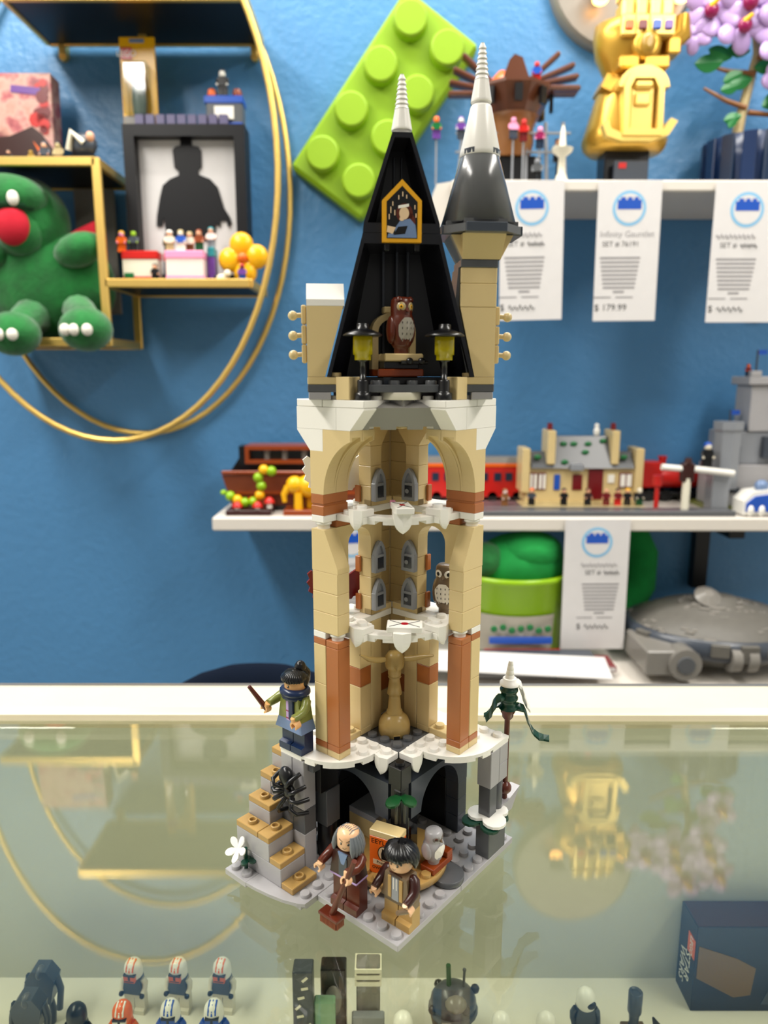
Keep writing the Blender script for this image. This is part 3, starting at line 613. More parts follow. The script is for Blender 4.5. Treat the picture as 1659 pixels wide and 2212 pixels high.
# picture tile on the roof front
hp = lambda a, b, z0, z1, z2: [(-a - .08, z0), (b - .08, z0), (b - .08, z1), ((b - a) / 2 - .08, z2), (-a - .08, z1)]
PT = MB().prism(hp(1.0, 1.0, 36.72, 38.72, 39.72), 4.66, 4.98, 'xz').build('picture_tile', 'gold_y', TW, ROOF)
MB().prism(hp(.78, .78, 36.9, 38.65, 39.4), 4.645, 4.67, 'xz').build('picture_print', 'print_black', PT, I4.copy())
def pr2(poly, col, y=4.64, name='print_shape'): MB().prism([(a - .08, b) for a, b in poly], y - .006, y + .01, 'xz').build(name, col, PT, I4.copy())
el = lambda cx, cz, rx, rz, n=20: [(cx + rx * math.cos(2 * PI * i / n), cz + rz * math.sin(2 * PI * i / n)) for i in range(n)]
pr2(el(.12, 38.1, .42, .48), 'rbrown', 4.64); pr2(el(.3, 37.7, .38, .45), 'rbrown', 4.64); pr2(el(.1, 38.1, .25, .3), 'print_cream', 4.632); pr2([(-.2, 38.32), (.34, 38.42), (.34, 38.56), (-.2, 38.46)], 'print_white', 4.626)
pr2([(-.35, 37.05), (.75, 37.0), (.68, 37.55), (.4, 37.85), (-.1, 37.75), (-.35, 37.4)], 'sblue', 4.636); pr2([(-.75, 36.93), (.75, 36.93), (.72, 37.1), (-.7, 37.12)], 'sblue', 4.63)
pr2([(-.45, 37.05), (.15, 37.12), (.28, 37.5), (-.2, 37.45)], 'print_black', 4.624); pr2(el(-.02, 37.83, .12, .1), 'print_cream', 4.622); pr2([(-.78, 37.2), (-.48, 37.1), (-.32, 37.42), (-.74, 37.5)], 'print_cream', 4.63)
for x, z, h in ((-.6, 38.1, .3), (-.5, 38.45, .2), (-.68, 37.8, .25), (0, 38.9, .22), (-.2, 38.75, .2), (.2, 38.8, .18), (.62, 38.3, .2), (.68, 37.9, .2), (-.4, 38.0, .25)): pr2([(x, z), (x + .05, z), (x + .05, z + h), (x, z + h)], 'print_cream', 4.636)
# clip plates with pegs on both outer sides
for sgn in (-1, 1):
    x = 5.0 * sgn
    for z in (30.7, 31.68, 32.7):
        e = MB().box(min(x, x + .26 * sgn), max(x, x + .26 * sgn), 5.25, 6.1, z, z + .96, .06).build('clip_plate', 'tan', TW, ROOF)
        MB().tube([(x + .2 * sgn, 5.45, z + .45), (x + .62 * sgn, 5.4, z + .42)], .13, 10).ell((x + .7 * sgn, 5.4, z + .42), .25).build('peg', 'tan', e, I4.copy())
# throne
TH = ROOF @ Tr(-.12, 5.75, 0) @ Rz(.16)
def th(mb, name, col): mb.build(name, col, TW, TH)
th(MB().box(-.95, .95, -.55, .9, 29.6, 30.0, .03), 'seat_base', 'slate'); th(MB().box(-1.3, 1.2, -.75, 1.4, 30.0, 30.4, .05), 'seat_step', 'dorange')
th(MB().box(-.95, .95, -.7, 1.1, 30.4, 30.8, .05), 'seat_block', 'black'); th(MB().box(-.98, 1.15, -.85, 1.25, 30.8, 31.2, .06), 'seat', 'tan')
th(MB().tube([(-.1, -.95, 30.72), (1.35, -.95, 30.74)], .1, 8).ell((.35, -.98, 30.8), .2).ell((1.0, -.98, 30.8), .2), 'handle_bar', 'black')
ao = [(-1.32, 30.4)] + [(-.1 + 1.22 * math.cos(t), 32.4 + 1.0 * math.sin(t)) for t in [PI - i * PI / 14 for i in range(15)]] + [(1.12, 30.4)]
ai = [(-.98, 30.4)] + [(-.1 + .88 * math.cos(t), 32.35 + .72 * math.sin(t)) for t in [PI - i * PI / 14 for i in range(15)]] + [(.78, 30.4)]
th(MB().ring(ao, ai, .5, 1.25, 'xz', closed=False), 'chair_back', 'tan')
th(MB().box(-.65, -.05, .6, 1.15, 33.35, 33.7, .05), 'chair_stud', 'tan')
# ================================================================ owls
def TWm(X, Y, z, rot=0.0): return TOWER @ Tr(X, Y, z) @ Rz(rot)
def owl(label, M, body, belly, face, sc=1.0, wings=None, spots=True, eyecol='print_black', tall=1.0):
    e = empty('toy_owl', label, 'toy owl', M @ Sc((sc, sc, sc * tall)))
    MB().lathe([(.36, 0), (.38, .05), (.38, .28), (.44, .32), (.52, .45), (.6, .9), (.66, 1.35), (.66, 1.65), (.58, 1.88), (.55, 2.0), (.57, 2.12), (.57, 2.45), (.53, 2.7), (.42, 2.82), (.12, 2.86)], 20).build('body', body, e)
    for s in (-1, 1):
        if not wings: MB().ell((.58 * s, .08, 1.2), (.17, .42, .72), 12, 8).build('folded_wing', body, e)
        else:
            mb = MB(); n = 5; o = []
            pts = [(.35, 1.75), (.8, 2.3), (1.5, 2.75), (1.75, 2.55), (1.62, 2.2), (1.8, 2.0), (1.6, 1.7), (1.7, 1.45), (1.4, 1.25), (1.45, 1.0), (1.1, .9), (1.0, .75), (.45, .8)]
            mb.prism([(a * s, b) for a, b in pts], .05, .25, 'xz'); mb.build('wing', wings, e)
    # belly patch and face hug the body
    def patch(zc, rr, wz, wa, r, col, nm):
        v = []; f = []; n = 16
        v.append((0, -r(zc), zc))
        for k in range(n):
            a = 2 * PI * k / n; jag = 1 + (.05 if k % 2 else 0); z = zc + wz * math.sin(a) * jag; an = wa * math.cos(a) * jag; v.append((r(z) * math.sin(an), -r(z) * math.cos(an), z))
        f = [(0, 1 + k, 1 + (k + 1) % n) for k in range(n)]; MB().add(v, f).build(nm, col, e)
    rb_ = lambda z: .36 + .31 * math.sin(max(0, min(1, (z - .3) / 2.1)) * PI * .95) ** .8 + .035
    patch(1.15, 0, .66, .75, rb_, belly, 'belly')
    if spots:
        mb = MB()
        for i, (zz, aa) in enumerate([(z, a) for z in (.7, .98, 1.26, 1.54) for a in ((-.45, -.1, .25, .55) if int(z * 100) % 56 else (-.3, .08, .42))]):
            r = rb_(zz) + .012; p = lambda da, dz: (r * math.sin(aa + da), -r * math.cos(aa + da), zz + dz)
            mb.add([p(-.04, 0), p(0, -.08), p(.04, 0), p(0, .08)], [(0, 1, 2, 3)])
        mb.build('feather_mark', 'print_black', e)
    for s in (-1, 1):
        Q = Rz(s * .55) @ Tr(0, -.535, 2.34) @ Rx(PI / 2)
        g = MB().lathe([(.24, -.03), (.23, .02), (.1, .035)], 18, Q).build('eye_ring', face, e)
        MB().lathe([(.12, .02), (.11, .042), (.05, .05)], 14, Q).build('eye', eyecol, g, I4.copy())
        MB().lathe([(.06, .04), (.05, .056)], 10, Q).build('pupil', 'print_black', g, I4.copy())
    MB().lathe([(.13, 0), (.08, .12), (.02, .24)], 8, Tr(0, -.52, 2.2) @ Rx(PI * .68)).build('beak', 'umber' if body != 'rbrown' else 'rbrown', e)
    if body == 'rbrown':
        for s in (-1, 1): MB().box(-.28, .12, -.2, .2, -.06, .08, .05).build('brow', body, e, Tr(.28 * s, -.38, 2.66) @ Ry(-.45 * s) @ Sc((s, 1, 1))) if False else MB().lathe([(.2, 0), (.16, .12), (.05, .2)], 8, Tr(.3 * s, -.3, 2.66) @ Ry(.35 * s)).build('ear_tuft', body, e)
    return e
rtop = TOWER @ ROOF
owl('reddish brown horned toy owl perched on the tan roof throne', rtop @ Tr(.0, 5.42, 31.2) @ Rz(.42), 'rbrown', 'print_gray', 'sand', 1.02, eyecol='yellow')
owl('brown and white barn toy owl on the tower balcony behind the column', TWm(8.45, 3.9, 15.6, -1.25), 'umber', 'print_white', 'print_white', 1.12, tall=.98)
owl('small light grey toy owl on a red brown block by the tower base', TWm(4.4, 1.62, 1.6, -.1), 'lgray', 'print_white', 'egray', .95, spots=False, tall=.8, eyecol='rbrown')
owl('white winged toy owl on the upper tower balcony behind the arch', TWm(4.1, 9.1, 22.4, -.6), 'white', 'print_white', 'print_white', 1.08, wings='white', eyecol='print_black')
owl('dark red winged toy owl on the lower tower balcony behind the column', TWm(4.1, 9.1, 15.6, -.6), 'dred', 'rbrown', 'dred', 1.0, wings='dred')
br(3.72, 1.12, 1.2, 2, 1, .4, 'dorange'); br(5.12, 1.12, 1.6, .6, 1, .38, 'dorange')
# ================================================================ letters
def letter(label, M):
    e = MB().box(-1, 1, -.5, .5, 0, .34, .03).build('toy_letter', 'white'); e.matrix_world = M; tag(e, label, 'toy letter')
    MB().cyl(0, 0, .335, .352, .2, 20, 0, Sc((1.15, .8, 1))).build('wax_seal', 'print_red', e)
    mb = MB()
    for a in (-1, 1):
        for b in (-1, 1): mb.tube([(.2 * a, .02 * b, .343), (.45 * a, .16 * b, .343), (.85 * a, .4 * b, .343)], .022, 6)
    mb.build('flap_line', 'print_black', e); return e
letter('white toy letter with red seal lying askew on the lower balcony', TWm(3.55, 3.25, 16.0, -.94) @ Rx(.1))
letter('white toy letter with red seal pointing outwards on the upper balcony', TWm(3.45, 3.4, 22.78, PI / 4 + .05))
mb = MB().box(-.5, .5, -.3, .3, 0, .3, .03); mb.build('clip', 'white', TW, Tr(4.2, 4.3, 22.3) @ Rz(PI / 4))
MB().box(-.15, .15, -.15, .15, 0, .3, .02).build('clip_tip', 'pink', TW, Tr(5.2, 5.5, 22.6) @ Rz(PI / 4))
# ================================================================ eagle ornament
EG = empty('eagle_statue', 'tan toy bird ornament on a round pedestal inside the tower', 'toy statue', TWm(5.75, 5.75, 8.0, -PI / 4 + .05) @ Sc((1, 1, .93)))
MB().lathe([(.95, 0), (1.0, .05), (1.0, .6), (.97, .8), (.85, 1.1), (.62, 1.35), (.5, 1.42)], 28).box(-.2, .2, -1.03, -.7, -.0, .28).build('pedestal', 'ornament', EG)
MB().box(-.19, .19, -1.045, -.9, 0.02, .24).build('notch', 'print_black', EG)
MB().lathe([(.5, 1.4), (.5, 1.6), (.42, 1.7), (.36, 2.5), (.33, 2.75), (.47, 2.82), (.36, 3.6), (.32, 3.9), (.42, 4.0), (.36, 4.1)], 20).build('stem', 'ornament', EG)
mb = MB().lathe([(.36, 4.08), (.42, 4.2), (.42, 4.55), (.55, 4.65), (.62, 5.0), (.6, 5.4), (.42, 5.72), (.1, 5.8)], 20)
mb.lathe([(.16, 0), (.09, .2), (.02, .36)], 8, Tr(0, -.5, 4.95) @ Rx(PI * .72)); mb.build('head', 'ornament', EG)
MB().lathe([(.37, 3.98), (.37, 4.06)], 20).build('collar', 'dbrown', EG)
for s in (-1, 1): MB().tube([(.5 * s, -.05, 5.25), (1.1 * s, -.3, 5.35), (1.7 * s, -.62, 5.6), (2.25 * s, -.95, 6.05 if s < 0 else 5.75)], [.16, .2, .17, .06], 10).build('wing', 'ornament', EG)
# ================================================================ spider
SP = empty('toy_spider', 'black plastic toy spider clinging to the grey stair pillar', 'toy spider', TWm(-.02, 8.8, 5.62) @ Ry(-PI / 2) @ Rz(PI / 2 + .25) @ Sc(1.2))
MB().ell((0, -.75, .35), (.45, .55, .32)).ell((0, 0, .36), (.36, .4, .26)).ell((0, .45, .34), (.2, .22, .2)).build('body', 'black', SP)
for s in (-1, 1):
    for a, L in ((.95, 1.35), (.35, 1.1), (-.25, 1.0), (-.85, 1.15)):
        dx, dy = math.cos(a) * s, math.sin(a)
        MB().tube([(.25 * dx, .2 * dy, .4), (.6 * L * dx, .6 * L * dy, .85), (.85 * L * dx, .85 * L * dy, .7), (L * dx, L * dy, .08)], .11, 7).build('leg', 'black', SP)
# ================================================================ orange treats box
BX = empty('toy_treats_box', 'orange toy owl treats box with tan lid standing on the round plate', 'toy box', TWm(2.4, 3.5, 1.2, math.radians(14)))
MB().box(-.48, .48, -.97, .97, 0, 2.4, .03).build('box_body', 'orange', BX); MB().box(-.49, .49, -.98, .98, 2.4, 2.8, .035).build('lid', 'tan', BX)
FT = Tr(-.487, 0, 0) @ Rz(-PI / 2) @ Rx(PI / 2)
text('EEYLOPS', .42, 'print_black', BX, FT @ Tr(0, 2.1, .0) @ Sc((1.05, 1, 1)), depth=.004)
MB().cyl(0, 0, -.004, .004, .5, 28, 0, FT @ Tr(0, 1.42, 0) @ Sc((.85, 1, 1))).build('print_ring', 'print_black', BX)
MB().cyl(0, 0, 0, .008, .44, 28, 0, FT @ Tr(0, 1.42, 0) @ Sc((.85, 1, 1))).build('print_disc', 'print_cream', BX)
MB().prism([(-.17, 1.05), (.2, 1.05), (.22, 1.5), (.15, 1.62), (.17, 1.78), (.06, 1.7), (-.06, 1.7), (-.14, 1.78), (-.14, 1.6), (-.2, 1.4)], .006, .012, 'xy', FT).build('print_bird', 'print_black', BX)
MB().prism([(-.72, .62), (.72, .62), (.72, .94), (-.72, .94)], .0, .006, 'xy', FT).build('print_banner', 'print_cream', BX)
text('Premium', .27, 'print_black', BX, FT @ Tr(0, .79, .008), depth=.003); text('OWL TREATS', .26, 'print_black', BX, FT @ Tr(0, .4, .002), depth=.004)
MB().box(-.4, .4, .12, .15, 0, .006, 0, FT).build('print_line', 'print_black', BX)
# ---- snowdrop plant at the foot of the stairs
PL = TW
leaf(5, .95, .1, -.25, 5, .3).build('petal_flower', 'white', TW, Tr(-2.5, 11.3, 1.75) @ Ry(-.9) @ Rz(.4) @ Sc(.85)); leaf(3, .5, .1, .1, 5).build('leaf', 'dgreen', TW, Tr(-2.3, 10.6, 1.3)); MB().cyl(-2.3, 10.8, .4, 1.95, .12, 10).build('stalk', 'dgreen', TW)
# ================================================================ toy figures
def fig_head(e, z, skin, angry=False, turn=0.0):
    H = MB().lathe([(.3, z), (.36, z + .04), (.55, z + .1), (.63, z + .22), (.64, z + .85), (.6, z + .98), (.48, z + 1.06), (.3, z + 1.08), (.3, z + 1.24), (.27, z + 1.26)], 26).build('head', skin, e)
    def spot(an, zz, pts, col, nm, lift=.652):
        an += turn
        v = [((lift) * math.sin(an + a), -(lift) * math.cos(an + a), z + zz + b) for a, b in pts]; MB().add(v, [tuple(range(len(v)))]).build(nm, col, H, I4.copy())
    for s in (-1, 1):
        spot(.34 * s, .58, [(.105 * math.cos(t), .085 * math.sin(t)) for t in [2 * PI * i / 12 for i in range(12)]], 'print_black', 'eye')
        spot(.34 * s - .03, .61, [(.035 * math.cos(t), .028 * math.sin(t)) for t in [2 * PI * i / 8 for i in range(8)]], 'print_white', 'eye_glint', .657)
        k = -.12 * s if angry else .02
        spot(.36 * s, .76, [(-.2, -.03 + (k if s < 0 else k) * -1 * s * (-1 if s > 0 else 1) * 0 + (.0 if not angry else -.05 * (1 if s > 0 else -1))), (.2, -.03 + (0 if not angry else .05 * (1 if s > 0 else -1))), (.2, .03 + (0 if not angry else .06 * (1 if s > 0 else -1))), (-.2, .03 - (0 if not angry else .06 * (1 if s > 0 else -1)))], 'umber' if angry else 'print_black', 'eyebrow')
    spot(0, .3, [(-.2, .02), (0, -.03), (.2, .05), (.2, .07), (0, 0), (-.2, .045)], 'print_black', 'mouth')
    return H
def figure(label, M, legs, torso, arms, skin, legh=2.06, head_turn=0.0, hips=None, feet=None, armpose=((.4, .5), (.4, .5)), hand=True, angry=False, cat='toy figure', group=None, short=False):
    """faces -y; x to its left/right. armpose: (forward swing, outward) for the -x and +x arm"""
    e = empty('toy_figure', label, cat, M, group)
    hip = .55; lh = legh - hip
    for s in (-1, 1):
        pf = [(-.5, 0), (.48, 0), (.48, lh + .3), (.1, lh + .3), (-.22, lh + .15), (-.24, .5), (-.5, .42)]
        mb = MB().prism(pf, min(.03 * s, .96 * s), max(.03 * s, .96 * s), 'yz'); mb.build('leg', feet or legs, e)
    MB().box(-.97, .97, -.27, .45, lh + .12, legh, .03).build('hips', hips or legs, e)
    tz = legh; v = []
    for z, hw, d0, d1 in ((tz, .97, -.5, .5), (tz + 1.5, .72, -.47, .47), (tz + 1.58, .66, -.42, .42)): v += [(-hw, d0, z), (hw, d0, z), (hw, d1, z), (-hw, d1, z)]
    f = [(3, 2, 1, 0), (8, 9, 10, 11)]
    for i in (0, 4):
        for k in range(4): f.append((i + k, i + (k + 1) % 4, i + 4 + (k + 1) % 4, i + 4 + k))
    To = MB().add(v, f).build('torso', torso, e)
    hands = []
    for s, (fw, out) in zip((-1, 1), armpose):
        A = Tr(.76 * s, 0, tz + 1.28) @ Rz(0) @ Ry(-out * s) @ Rx(-fw)
        pts = [(0, 0, .12), (.16 * s, 0, .02), (.24 * s, .0, -.3), (.24 * s, -.1, -.62), (.2 * s, -.42, -.95), (.16 * s, -.62, -1.08)]
        a = MB().tube(pts, [.26, .3, .29, .27, .24, .22], 12).ell((0.05 * s, 0, .08), (.26, .3, .26), 12, 8).build('arm', arms, e, A)
        Hn = Tr(.16 * s, -.62, -1.08) @ Rx(.85)
        hm = MB().tube([(0, 0, .05), (0, 0, -.22)], .17, 10, Hn)
        g = [(.0 + .27 * math.cos(t), .27 * math.sin(t)) for t in [PI * .5 + .65 + i * (2 * PI - 1.3) / 14 for i in range(15)]]; gi = [(.16 / .27 * x, .16 / .27 * y) for x, y in g]
        hm.ring(g, gi, -.2, .2, 'xy', Hn @ Tr(0, 0, -.45) @ Rx(PI / 2 - .2) @ Rz(PI), closed=False)
        if hand: hm.build('hand', skin, a, I4.copy())
        hands.append((A, Hn))
    MB().cyl(0, 0, tz + 1.55, tz + 1.72, .32, 16).build('neck', skin, e)
    hz = tz + 1.66
    return e, hz, hands
def hairball(strands, z, r, col, e, zmax, dz, seed, bang=.0, name='hair', tilt=0):
    rnd = random.Random(seed); mb = MB()
    mb.lathe([(r * .85, z + .55), (r * .98, z + .7), (r * .98, z + .9), (r * .85, z + 1.1), (r * .55, z + 1.24), (r * .15, z + 1.28)], 20, Tr(0, .06, 0)); mb.ell((0, .22, z + .6), (r * .98, r * .8, .55))
    for k in range(strands):
        a = rnd.uniform(0, 2 * PI); lo = (rnd.uniform(.1, .35) if math.cos(a + .5) < .2 else rnd.uniform(.62, .8)) + bang
        p = []
        for t in (0, .25, .5, .75, 1):
            zz = z + 1.3 - (1.3 - lo) * t ** 1.3; rr = r * (1.16 * math.sin(min(1, .1 + t * 1.1) * PI * .5) ** .8); aa = a + .5 * t; p.append((rr * math.sin(aa), -rr * math.cos(aa) + .06, zz))
        mb.tube(p, [.16, .2, .2, .16, .05], 7)
    return mb.build(name, col, e)
# -- caretaker with a broom
F1, hz, hd = figure('balding toy figure with grey hair in a brown coat beside the treats box', TWm(-.45, 4.0, .4, -PI / 2 + .04), 'rbrown', 'dbrown', 'rbrown', 'lskin', 2.08, armpose=((.55, .45), (1.0, .05)), angry=True)
H = fig_head(F1, hz, 'lskin', True, .35)
MB().box(-.98, .98, -.52, .52, 2.02, 2.14, .02).build('coat_hem', 'lavender', F1)
for s in (-1, 1):
    mb = MB()
    for k in range(9):
        a = s * (1.0 + k * .24); mb.tube([(.6 * math.sin(a), -.6 * math.cos(a), hz + .95), (.72 * math.sin(a), -.72 * math.cos(a), hz + .6), (.8 * math.sin(a), -.8 * math.cos(a), hz + .2), (.82 * math.sin(a), -.82 * math.cos(a), hz - .12)], [.1, .16, .17, .08], 7)
    mb.build('hair', 'hairgray', F1)
mb = MB()
for k in range(7): x = -.36 + .12 * k; mb.tube([(x, -.46 + abs(x) * .3, hz + 1.12 - abs(x) * .1), (x * 1.05, -.1, hz + 1.29 - x * x * .5), (x * 1.1, .35, hz + 1.2 - x * x * .5)], .032, 6)
mb.build('hair_strand', 'hairgray', F1); MB().lathe([(.63, hz + .9), (.58, hz + 1.06), (.42, hz + 1.18), (.22, hz + 1.26), (.05, hz + 1.28)], 22).build('bald_crown', 'lskin', F1)
MB().box(-.3, .3, -.53, -.46, 2.15, 3.35, .02).build('waistcoat', 'slate', F1); MB().prism([(-.34, 3.62), (.34, 3.62), (.1, 2.95), (-.1, 2.95)], -.54, -.45, 'xz').build('cravat', 'sblue', F1)
BR = empty('toy_broom', 'reddish brown toy broom leaning in the hand of the coat figure', 'toy broom', TWm(-1.95, 3.92, .32, 0))
BH = hd; hp_ = TOWER.inverted() @ (F1.matrix_world @ BH[1][0] @ BH[1][1] @ Tr(0, 0, -.45)).translation; hdir = (hp_ - Vector((-1.95, 3.92, .82))) * 1.55
MB().tube([Vector((0, 0, .5)), Vector((0, 0, .5)) + hdir * .33, Vector((0, 0, .5)) + hdir], [.19, .165, .15], 12).build('handle', 'rbrown', BR)
MB().box(-.36, .36, -.72, .72, .42, .62, .04).box(-.3, .3, -.62, .62, .0, .44, .02).build('brush_head', 'rbrown', BR)
mb = MB()
for k in range(12): y = -.56 + k * .1; mb.box(-.33, -.29, y, y + .045, 0, .42)
for k in range(6): x = -.25 + k * .1; mb.box(x, x + .045, -.66, -.61, 0, .42)
mb.build('bristle', 'dorange', BR)
# -- dark haired figure
F2, hz, hd = figure('black haired toy figure in an open brown jacket kneeling low on the base corner', TWm(.5, 1.0, .4, -PI / 2 + .02), 'dtan', 'umber', 'dbrown', 'lskin', 1.62, hips='umber', armpose=((.35, .25), (.35, .15)))
F2['label'] = 'black haired toy figure in an open brown jacket on the base corner'
HD2 = hd; hd2 = fig_head(F2, hz, 'lskin'); hairball(80, hz + .14, .74, 'black', F2, 0, 0, 3)
MB().box(-.24, .24, -.53, -.46, 1.62, 3.1, .02).build('shirt', 'gray', F2); MB().prism([(-.42, 3.24), (.42, 3.24), (.2, 3.0), (-.2, 3.0)], -.53, -.44, 'xz').build('collar', 'dbrown', F2)
for s in (-1, 1): MB().box(min(.27 * s, .5 * s), max(.27 * s, .5 * s), -.54, -.46, 1.7, 3.0, .02).build('lapel', 'dtan', F2)
for s in (-1, 1): MB().box(.1 * s - .02, .1 * s + .02, -.545, -.5, 2.3, 3.0).build('zip_cord', 'print_white', F2)
# -- scarf figure on the upper landing
F3, hz, hd = figure('black haired toy figure with blue scarf and olive coat on the stair landing', TWm(.4, 9.0, 8.0, -PI / 2), 'dblue', 'olive', 'olive', 'nougat_skin', 1.95, hips='dblue', armpose=((.75, .55), (.55, .1)))
fig_head(F3, hz, 'nougat_skin', False, -.2)
sk = [(-1.12, -.62), (1.12, -.62), (1.12, .55), (-1.12, .55)]; su = [(-.96, -.5), (.96, -.5), (.96, .5), (-.96, .5)]
MB().add([(a, b, 1.42) for a, b in sk] + [(a, b, 2.05) for a, b in su], [(3, 2, 1, 0), (4, 5, 6, 7), (0, 1, 5, 4), (1, 2, 6, 5), (2, 3, 7, 6), (3, 0, 4, 7)]).build('skirt', 'sblue', F3)
MB().tube([(.72 * math.sin(a), -.66 * math.cos(a), hz + .12 + .05 * math.cos(a)) for a in [2 * PI * i / 20 for i in range(20)]], .25, 10, closed=True).tube([(.66 * math.sin(a), -.6 * math.cos(a), hz - .12) for a in [2 * PI * i / 20 for i in range(20)]], .2, 10, closed=True).box(.02, .42, -.62, -.44, 2.1, 3.6, .04).build('scarf', 'dblue', F3)
MB().box(-.26, .06, -.53, -.46, 1.98, 3.4, .02).build('blouse', 'lavender', F3)
for z in (2.1, 2.55): MB().box(-.26, .06, -.536, -.5, z, z + .08).build('stripe', 'magenta', F3)
mb = MB().lathe([(.66, hz + .8), (.72, hz + .9), (.68, hz + 1.1), (.5, hz + 1.32), (.2, hz + 1.44)], 20, Tr(0, .04, 0)); mb.ell((0, .34, hz + .72), (.72, .52, .58)); mb.ell((0, .45, hz + 1.45), (.34, .36, .4)); mb.tube([(0, .6, hz + 1.4), (0, .85, hz + 1.0), (0, .85, hz + .5), (0, .75, hz + .2)], [.25, .33, .3, .08], 10)
for k in range(14): a = -1.5 + k * .22; mb.tube([(.0, .1, hz + 1.4), (.5 * math.sin(a), -.5 * math.cos(a), hz + 1.2), (.7 * math.sin(a), -.7 * math.cos(a), hz + 1.0), (.73 * math.sin(a + .1), -.73 * math.cos(a + .1), hz + .84)], [.12, .16, .16, .08], 6)
mb.build('hair', 'black', F3)
def wand(label, M, col, L): 
    e = MB().tube([(0, 0, -.22), (0, 0, 0), (0, 0, .25), (0, 0, L)], [.12, .17, .17, .12], 10).build('toy_wand', col); e.matrix_world = M; return tag(e, label, 'toy wand')
def handpos(e, hd, i):
    A, Hn = hd[i]; return (e.matrix_world @ A @ Hn @ Tr(0, 0, -.45)).translation
def aim(p, d): return Matrix.Translation(p) @ Vector(d).to_track_quat('Z', 'Y').to_matrix().to_4x4() @ Sc(S)
wand('reddish brown toy wand raised by the scarf figure', aim(handpos(F3, hd, 0), (-.52, -.12, .82)), 'rbrown', 1.75)
wand('dark brown toy wand pointing forward in the jacket figure hand', aim(handpos(F2, HD2, 1), (-.62, -.62, .35)), 'umber', .95)
# ================================================================ background helpers
def PX(D): return D / FPX * 1.02        # metres per photo pixel at distance D (near the axis)
def yw(D): return Y0 + D
def wbox(mb, x0, x1, d0, d1, z0, z1, c=0.0): return mb.box(min(x0, x1), max(x0, x1), Y0 + d0, Y0 + d1, min(z0, z1), max(z0, z1), c)
def thing(name, label, cat, p, group=None, rz=0.0, sc=1.0): return empty(name, label, cat, Tr(*p) @ Rz(rz) @ Sc(sc), group)
def mini(label, p, legs, torso, head, hair=None, rz=0.0, sc=S, arms=None, group=None, helmet=None, name='toy_figure', stripe=None, visor=None):
    e = thing(name, label, 'toy figure', p, group, rz, sc); M_ = lambda mb, n, c, par=e: mb.build(n, c, par)
    for s in (-1, 1): M_(MB().prism([(-.5, 0), (.45, 0), (.45, 1.6), (-.2, 1.6), (-.22, .5), (-.5, .42)], min(.03 * s, .95 * s), max(.03 * s, .95 * s), 'yz'), 'leg', legs)
    M_(MB().box(-.95, .95, -.3, .45, 1.55, 2.05, .03), 'hips', legs)
    v = [(-.95, -.5, 2.05), (.95, -.5, 2.05), (.95, .5, 2.05), (-.95, .5, 2.05), (-.68, -.44, 3.65), (.68, -.44, 3.65), (.68, .44, 3.65), (-.68, .44, 3.65)]
    M_(MB().add(v, [(3, 2, 1, 0), (4, 5, 6, 7), (0, 1, 5, 4), (1, 2, 6, 5), (2, 3, 7, 6), (3, 0, 4, 7)]), 'torso', torso)
    for s in (-1, 1):
        a = M_(MB().tube([(.78 * s, 0, 3.4), (1.02 * s, 0, 3.0), (1.05 * s, -.15, 2.6), (1.0 * s, -.5, 2.3)], [.28, .28, .26, .22], 8), 'arm', arms or torso)
        M_(MB().ell((.98 * s, -.62, 2.15), .24, 8, 6), 'hand', head if not helmet else 'black', a)
    M_(MB().lathe([(.4, 3.6), (.6, 3.75), (.64, 4.0), (.64, 4.5), (.5, 4.75), (.3, 4.8)], 16), 'head', head)
    if hair: M_(MB().lathe([(.66, 4.15), (.74, 4.4), (.7, 4.75), (.45, 5.0), (.1, 5.08)], 16, Tr(0, .12, 0)), 'hair', hair)
    if helmet:
        h = M_(MB().lathe([(.62, 3.55), (.8, 3.75), (.82, 4.1), (.8, 4.5), (.74, 4.8), (.55, 5.1), (.25, 5.27), (.05, 5.3)], 20), 'helmet', helmet)
        if stripe:
            for x in (-.28, 0, .28): M_(MB().tube([(x, -.78 + .3 * abs(x), 4.55), (x, -.62, 4.85), (x, -.3, 5.16), (x, .1, 5.26)], .09, 6), 'helmet_stripe', stripe, h)
            M_(MB().prism([(-.5, 3.6), (.5, 3.6), (.56, 4.35), (-.56, 4.35)], -.86, -.5, 'xz'), 'faceplate', stripe, h)
        if visor:
            M_(MB().box(-.56, .56, -.9, -.5, 4.2, 4.38, .03).box(-.1, .1, -.9, -.5, 3.85, 4.25, .02).box(-.45, .45, -.88, -.5, 3.66, 3.78, .02), 'visor', visor, h)
    return e
# ================================================================ wall brick sculpture
c0 = Vector((-.008, Y0 + WALLD, .833)); ang = math.radians(54.4)
GB = empty('giant_brick', 'giant lime green toy brick mounted tilted on the blue wall', 'wall decoration', Tr(*c0) @ Ry(-ang) @ Rx(PI / 2))
MB().box(-.226, .226, -.1, .1, 0, .055, .008).build('block', 'limepaint', GB)
for i in range(4):
    for j in (-1, 1): MB().lathe([(.0385, .05), (.0385, .078), (.037, .083), (.033, .085)], 28).build('stud', 'limepaint', GB, Tr(-.165 + .112 * i, .05 * j, 0))
